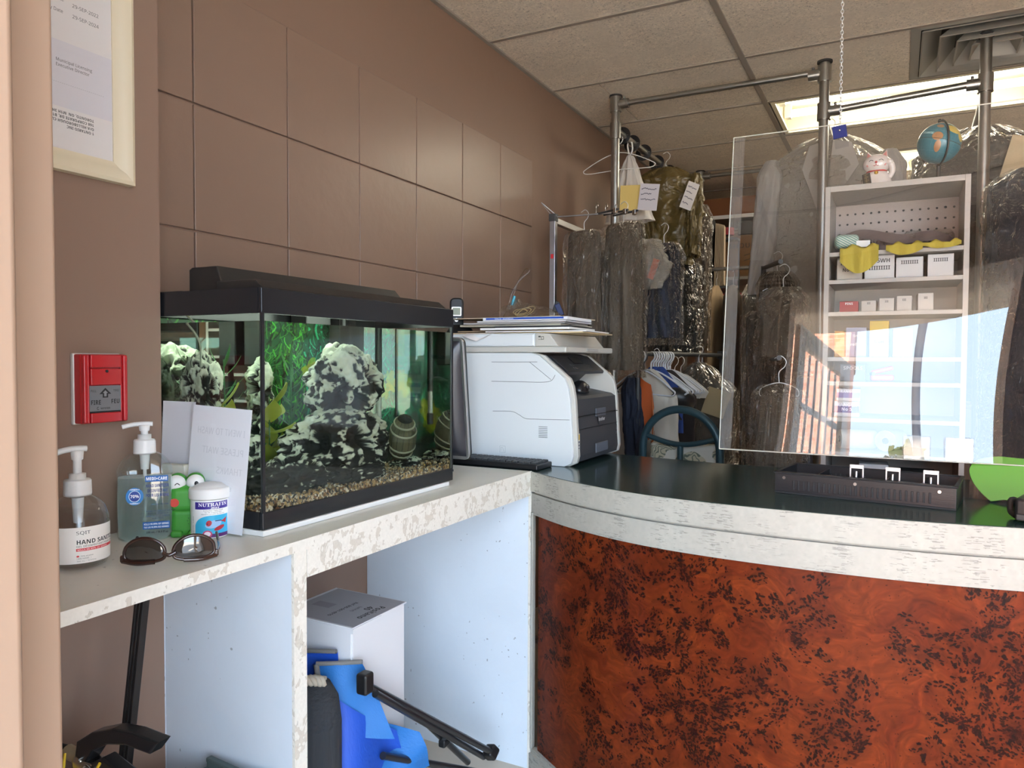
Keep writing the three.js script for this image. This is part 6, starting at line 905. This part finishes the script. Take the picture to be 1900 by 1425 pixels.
// lucky cat
{
  const c = thing('lucky_cat', 'white ceramic beckoning cat figurine on the shelf unit', 'figurine', [1.418, 1.7222, -2.68], -0.05);
  const w = phys(lin(0.70, 0.62, 0.58), 0.25, { clearcoat: 0.5 }), red = std(lin(0.55, 0.05, 0.05), 0.4), pink = std(lin(0.62, 0.24, 0.22), 0.4);
  part(c, 'body', lathe([[0, 0], [0.036, 0], [0.040, 0.012], [0.036, 0.034], [0.026, 0.05], [0, 0.056]], 32).scale(1.15, 1, 0.85), w);
  const head = part(c, 'head', mv(new THREE.SphereGeometry(0.036, 32, 24), 0, 0.073, 0.004, 0, 0, 0, [1.13, 0.86, 0.85]), w);
  for (const s of [-1, 1]) { const e = part(head, 'ear', mv(new THREE.ConeGeometry(0.013, 0.026, 16), s * 0.024, 0.104, 0.002, 0, 0, -s * 0.35, [1, 1, 0.6]), w); part(e, 'inner_ear', mv(new THREE.ConeGeometry(0.009, 0.019, 16), s * 0.024, 0.103, 0.0065, 0, 0, -s * 0.35, [1, 1, 0.5]), pink); part(head, 'eye', tube([[s * 0.021, 0.0775, 0.0295], [s * 0.015, 0.0815, 0.0325], [s * 0.008, 0.0785, 0.0345]], 0.0009, 14, 6), black); part(head, 'cheek', mv(new THREE.SphereGeometry(0.006, 12, 8), s * 0.023, 0.066, 0.026, 0, 0, 0, [1, 0.7, 0.3]), pink); }
  part(head, 'nose', mv(new THREE.SphereGeometry(0.0038, 12, 8), 0, 0.0735, 0.0348), red); part(head, 'mouth', tube([[-0.008, 0.064, 0.032], [-0.003, 0.062, 0.034], [0, 0.068, 0.0345], [0.003, 0.062, 0.034], [0.008, 0.064, 0.032]], 0.0008, 24, 6), red);
  part(c, 'collar', mv(new THREE.TorusGeometry(0.026, 0.0025, 8, 36), 0, 0.0475, 0.002, 1.45, 0, 0, [1.1, 0.85, 1]), red); part(c, 'bell', mv(new THREE.SphereGeometry(0.006, 14, 10), 0.0, 0.042, 0.027), std(lin(0.6, 0.35, 0.06), 0.3, { metalness: 0.7 }));
  part(c, 'raised_paw', tube([[0.036, 0.028, 0.008], [0.045, 0.044, 0.012], [0.043, 0.062, 0.014], [0.038, 0.072, 0.016]], 0.0095, 24, 12), w); part(c, 'raised_paw_tip', mv(new THREE.SphereGeometry(0.0108, 16, 12), 0.037, 0.074, 0.017), w); part(c, 'lower_paw', mv(new THREE.SphereGeometry(0.012, 16, 12), -0.026, 0.020, 0.026), w);
  const t = canvasTex(64, 128, (g) => { g.fillStyle = '#221c18'; g.fillRect(0, 0, 64, 128); g.strokeStyle = '#a08a5a'; g.lineWidth = 4; for (let k = 0; k < 6; k++) { g.beginPath(); g.moveTo(14, 14 + k * 20); g.lineTo(50, 10 + k * 20 + (k % 2) * 8); g.moveTo(32, 10 + k * 20); g.lineTo(30, 24 + k * 20); g.stroke(); } });
  part(c, 'plaque', mv(bx(0.024, 0.036, 0.005, 0, 0, 0, 0.002), -0.026, 0.022, 0.0365, -0.1, -0.2, 0.15), std(0xffffff, 0.5, { map: t }));
}
// globe
{
  const g = thing('desk_globe', 'small desk globe on a black stand on the shelf unit', 'globe', [1.59, 1.7222, -2.68]);
  const tex = canvasTex(1024, 512, (q, w, h) => { q.fillStyle = '#25707f'; q.fillRect(0, 0, w, h); const land = (col, ...b) => { q.fillStyle = col; for (const [x, y, a, c, r] of b) { q.beginPath(); q.ellipse(x, y, a * 0.7, c * 0.7, r, 0, 7); q.fill(); } };
    land('#b39252', [210, 130, 80, 50, 0.4], [250, 180, 30, 34, 0.2], [150, 110, 50, 30, 0], [330, 70, 40, 26, 0]); land('#7fae5e', [300, 300, 46, 80, 0.25], [280, 240, 30, 30, 0]); land('#a8764a', [540, 220, 60, 50, 0], [565, 300, 36, 70, -0.1], [520, 120, 60, 30, 0.1]); land('#c9b45a', [680, 130, 130, 60, 0.1], [760, 190, 60, 50, 0.5]); land('#b96a3c', [850, 330, 54, 36, 0]); q.fillStyle = '#e6eef0'; q.fillRect(0, 490, w, 22); q.strokeStyle = 'rgba(210,230,235,0.5)'; for (let k = 1; k < 12; k++) { q.beginPath(); q.moveTo(k * w / 12, 0); q.lineTo(k * w / 12, h); q.stroke(); } for (let k = 1; k < 6; k++) { q.beginPath(); q.moveTo(0, k * h / 6); q.lineTo(w, k * h / 6); q.stroke(); } textOn(q, 'PACIFIC', 80, 270, 26, '#dff'); textOn(q, 'ATLANTIC', 390, 210, 24, '#dff'); });
  const sp = part(g, 'sphere', mv(new THREE.SphereGeometry(0.061, 48, 32), 0, 0, 0, 0.1, -1.9, 0).rotateZ(-0.3).translate(0, 0.118, 0), phys(0xffffff, 0.3, { map: tex, clearcoat: 0.4 })); part(sp, 'equator_band', mv(new THREE.TorusGeometry(0.0613, 0.0007, 6, 60), 0, 0.118, 0, Math.PI / 2, -0.3, 0), black);
  const arc = []; for (let k = 0; k <= 20; k++) { const a = -1.75 + k / 20 * 3.4; arc.push([Math.cos(a) * 0.066 * 0.35 + 0.0, 0.118 + Math.sin(a) * 0.068, Math.cos(a) * 0.066 * 0.94]); }
  part(g, 'meridian_arm', tube(arc, 0.003, 40, 8), black); part(g, 'pole_knob', mv(new THREE.SphereGeometry(0.005, 12, 8), 0.0, 0.188, 0), black); part(g, 'stem', bar([0, 0.008, 0], [0, 0.052, 0], 0.006, 12), black); part(g, 'base', lathe([[0, 0], [0.045, 0], [0.045, 0.004], [0.02, 0.009], [0, 0.012]], 32), black);
}
// coats behind the screen
{
  const c = garment('pale_coat', 'large pale coat in clear plastic behind the near pipe', 'coat', F.pale, [1.20, 2.165, -3.66], 0.05, { w: 0.255, wb: 0.27, d: 0.10, h: 1.05, neck: 0.07, drop: 0.11, sd: 3, folds: 4, amp: 0.13 });
  for (const s of [-1, 1]) part(c, 'coat_sleeve', mv(drape({ w: 0.062, wb: 0.055, d: 0.055, h: 0.62, neck: 0.03, drop: 0.07, folds: 4, amp: 0.16, sd: s + 2, crumple: 0.004 }), s * 0.235, -0.085, 0.03, -0.03, 0, s * 0.085), F.pale);
  part(c, 'lapel', mv(ext([[0, 0], [-0.075, -0.02], [-0.105, -0.12], [-0.03, -0.33]], 0.006, 0.001), -0.005, -0.035, 0.105, -0.03), fabric(0.40, 0.37, 0.34)); part(c, 'lapel', mv(ext([[0, 0], [-0.03, -0.33], [0.105, -0.12], [0.075, -0.02]].map(([a, b]) => [a, b]), 0.006, 0.001), 0.015, -0.035, 0.105, -0.03), fabric(0.40, 0.37, 0.34));
}
garment('checked_coat', 'dark checked coat below the pale coat', 'coat', std(0xffffff, 0.85, { map: (() => { const t = dataTex(64, 64, (u, v) => { const a = Math.floor(u * 8) % 2, b = Math.floor(v * 8) % 2; return a && b ? [40, 38, 38] : a || b ? [84, 80, 78] : [120, 116, 112]; }); t.repeat.set(8, 8); return t; })(), side: THREE.DoubleSide }), [1.02, 1.55, -3.40], 0.1, { w: 0.07, wb: 0.08, d: 0.06, h: 0.55, neck: 0.03, drop: 0.05, sd: 8 });
{
  const c = garment('grey_coat', 'grey coat in clear plastic with a folded paper ticket behind the globe', 'coat', F.grey, [1.78, 2.15, -3.74], -0.05, { w: 0.255, wb: 0.27, d: 0.10, h: 1.15, neck: 0.07, drop: 0.10, sd: 10, folds: 4, amp: 0.13 });
  part(c, 'paper_ticket', mv(bx(0.10, 0.17, 0.001), 0.135, -0.17, 0.135, 0, 0, -0.25), std(lin(0.55, 0.46, 0.30), 0.8)); part(c, 'stitched_label', bx(0.13, 0.035, 0.002, 0.03, -0.36, 0.135), F.black);
}
garment('navy_suit', 'long navy suit at the right edge behind the screen', 'suit', F.navy, [1.90, 1.86, -3.25], 0.1, { w: 0.13, wb: 0.14, d: 0.08, h: 1.15, neck: 0.04, drop: 0.06, sd: 14, folds: 5, amp: 0.15 });
garment('black_trousers', 'black trousers hanging left of the shelf unit', 'trousers', F.black, [1.03, 1.36, -3.05], 0.2, { w: 0.075, wb: 0.07, d: 0.04, h: 0.55, neck: 0.05, drop: 0.03, sd: 2 });
garment('covered_blouse', 'short taupe blouse in plastic above the pleated skirt', 'blouse', F.taupe, [1.105, 1.44, -2.95], 0.2, { w: 0.075, wb: 0.085, d: 0.05, h: 0.26, neck: 0.04, drop: 0.04, sd: 5 });
{
  const s = thing('pleated_skirt', 'taupe pleated skirt wrapped in clear plastic behind the screen', 'skirt', [1.152, 1.075, -2.52], 0.1);
  part(s, 'skirt', grid(160, 20, (u, v) => { const a = u * 6.2832, k = 1 + 0.05 * Math.sin(u * 6.2832 * 34), w = lerp(0.05, 0.095, v), d = lerp(0.028, 0.05, v); return [Math.cos(a) * w * k, -v * 0.48, Math.sin(a) * d * k]; }, true), F.taupe); part(s, 'waistband', grid(40, 2, (u, v) => [Math.cos(u * 6.2832) * 0.052, -v * 0.025 + 0.004, Math.sin(u * 6.2832) * 0.030], true), F.brown); part(s, 'plastic_cover', uvScale(drape({ w: 0.078, wb: 0.112, d: 0.05, h: 0.50, neck: 0.05, drop: 0.03, folds: 7, amp: 0.14, sd: 3, crumple: 0.008 }), 2, 1.4).translate(0, 0.015, 0), filmDark); part(s, 'hanger', hangerGeo(0.06, 0.0016, 0.02).map((g) => g.translate(0, 0.02, 0)), wireM);
}
{ const r = thing('middle_rail', 'short garment rail behind the screen', 'rail'); part(r, 'bar', bar([0.96, 1.57, -3.42], [1.10, 1.53, -2.90], 0.009), darkGrey); part(r, 'bar', bar([0.985, 1.165, -3.40], [1.155, 1.175, -2.49], 0.008), darkGrey); part(r, 'post', bar([0.958, 0, -3.43], [0.958, 1.58, -3.43], 0.011), darkGrey); }
// hanging acrylic screen, bowed and leaning so that it mirrors the street
{
  const s = thing('acrylic_screen', 'large clear acrylic sheet hung on a chain above the counter', 'acrylic sheet');
  const W0 = 1.074, W1 = 1.93, pt = (u, v, o = 0) => { const x = lerp(W0, W1, u) + 0.006 * (1 - v), y = lerp(0.936, 1.782, v), lean = lerp(-1.976 + (0.5 - u) * 0.012, -2.130 - (0.5 - u) * 0.012, v), bow = 0.010 * Math.sin(u * 3.14) * Math.sin(v * 2.6 + 0.3) + 0.0035 * Math.sin(u * 5 + v * 3.2); return [x, y, lean + bow + o]; };
  part(s, 'sheet', grid(50, 50, (u, v) => pt(u, v)), sheet({ ior: 1.9, roughness: 0.0, color: lin(0.97, 0.98, 0.98) }));
  const edge = phys(lin(0.75, 0.74, 0.66), 0.25, { transmission: 0.4, thickness: 0 });
  const rim = (a, b) => { const pts = []; for (let k = 0; k <= 30; k++) pts.push(pt(lerp(a[0], b[0], k / 30), lerp(a[1], b[1], k / 30))); return tube(pts, 0.0017, 60, 6); };
  part(s, 'edge', rim([0, 0], [0, 1]), edge); part(s, 'edge', rim([0, 1], [1, 1]), edge); part(s, 'edge', rim([0, 0], [1, 0]), edge);
  part(s, 'tape_strip', grid(2, 30, (u, v) => { const p = pt(0.004 + u * 0.032, v, 0.0012); return p; }), phys(lin(0.9, 0.88, 0.84), 0.2, { transmission: 0.9, thickness: 0, ior: 1.45, bumpMap: crinkle, bumpScale: 0.004 }));
  for (const [u, l] of [[0.495, 0], [0.595, 1]]) { const h = part(s, 'card_pocket', (() => { const p = pt(u, 0.03); return b2(p[0], p[0] + 0.056, 0.937, 0.993, p[2] + 0.004, p[2] + 0.018, 0.002); })(), sheet({ ior: 1.5, roughness: 0.05 }), 'clear card pocket'); }
}
{
  const c = thing('hanging_chain', 'thin metal chain from the ceiling to the acrylic screen', 'chain', [1.346, 0, -2.112]); const link = new THREE.TorusGeometry(0.0045, 0.0011, 6, 14); link.scale(0.72, 1.25, 1);
  for (let k = 0; k < 74; k++) { const l = part(c, 'chain_link', link, wireM); l.position.set(0, 1.776 + k * 0.0089, 0); l.rotation.y = k % 2 ? Math.PI / 2 : 0; }
  const t = thing('blue_tag', 'small square blue tag where the chain meets the screen', 'tag', [1.346, 1.752, -2.098]); part(t, 'tag_plate', mv(bx(0.033, 0.033, 0.003), 0, 0, 0, -0.16, 0, 0.12), std(lin(0.012, 0.02, 0.14), 0.5)); part(t, 'rivet', mv(new THREE.SphereGeometry(0.003, 12, 8), 0, 0.003, 0.003), chrome);
}

renderer.render(scene, camera);
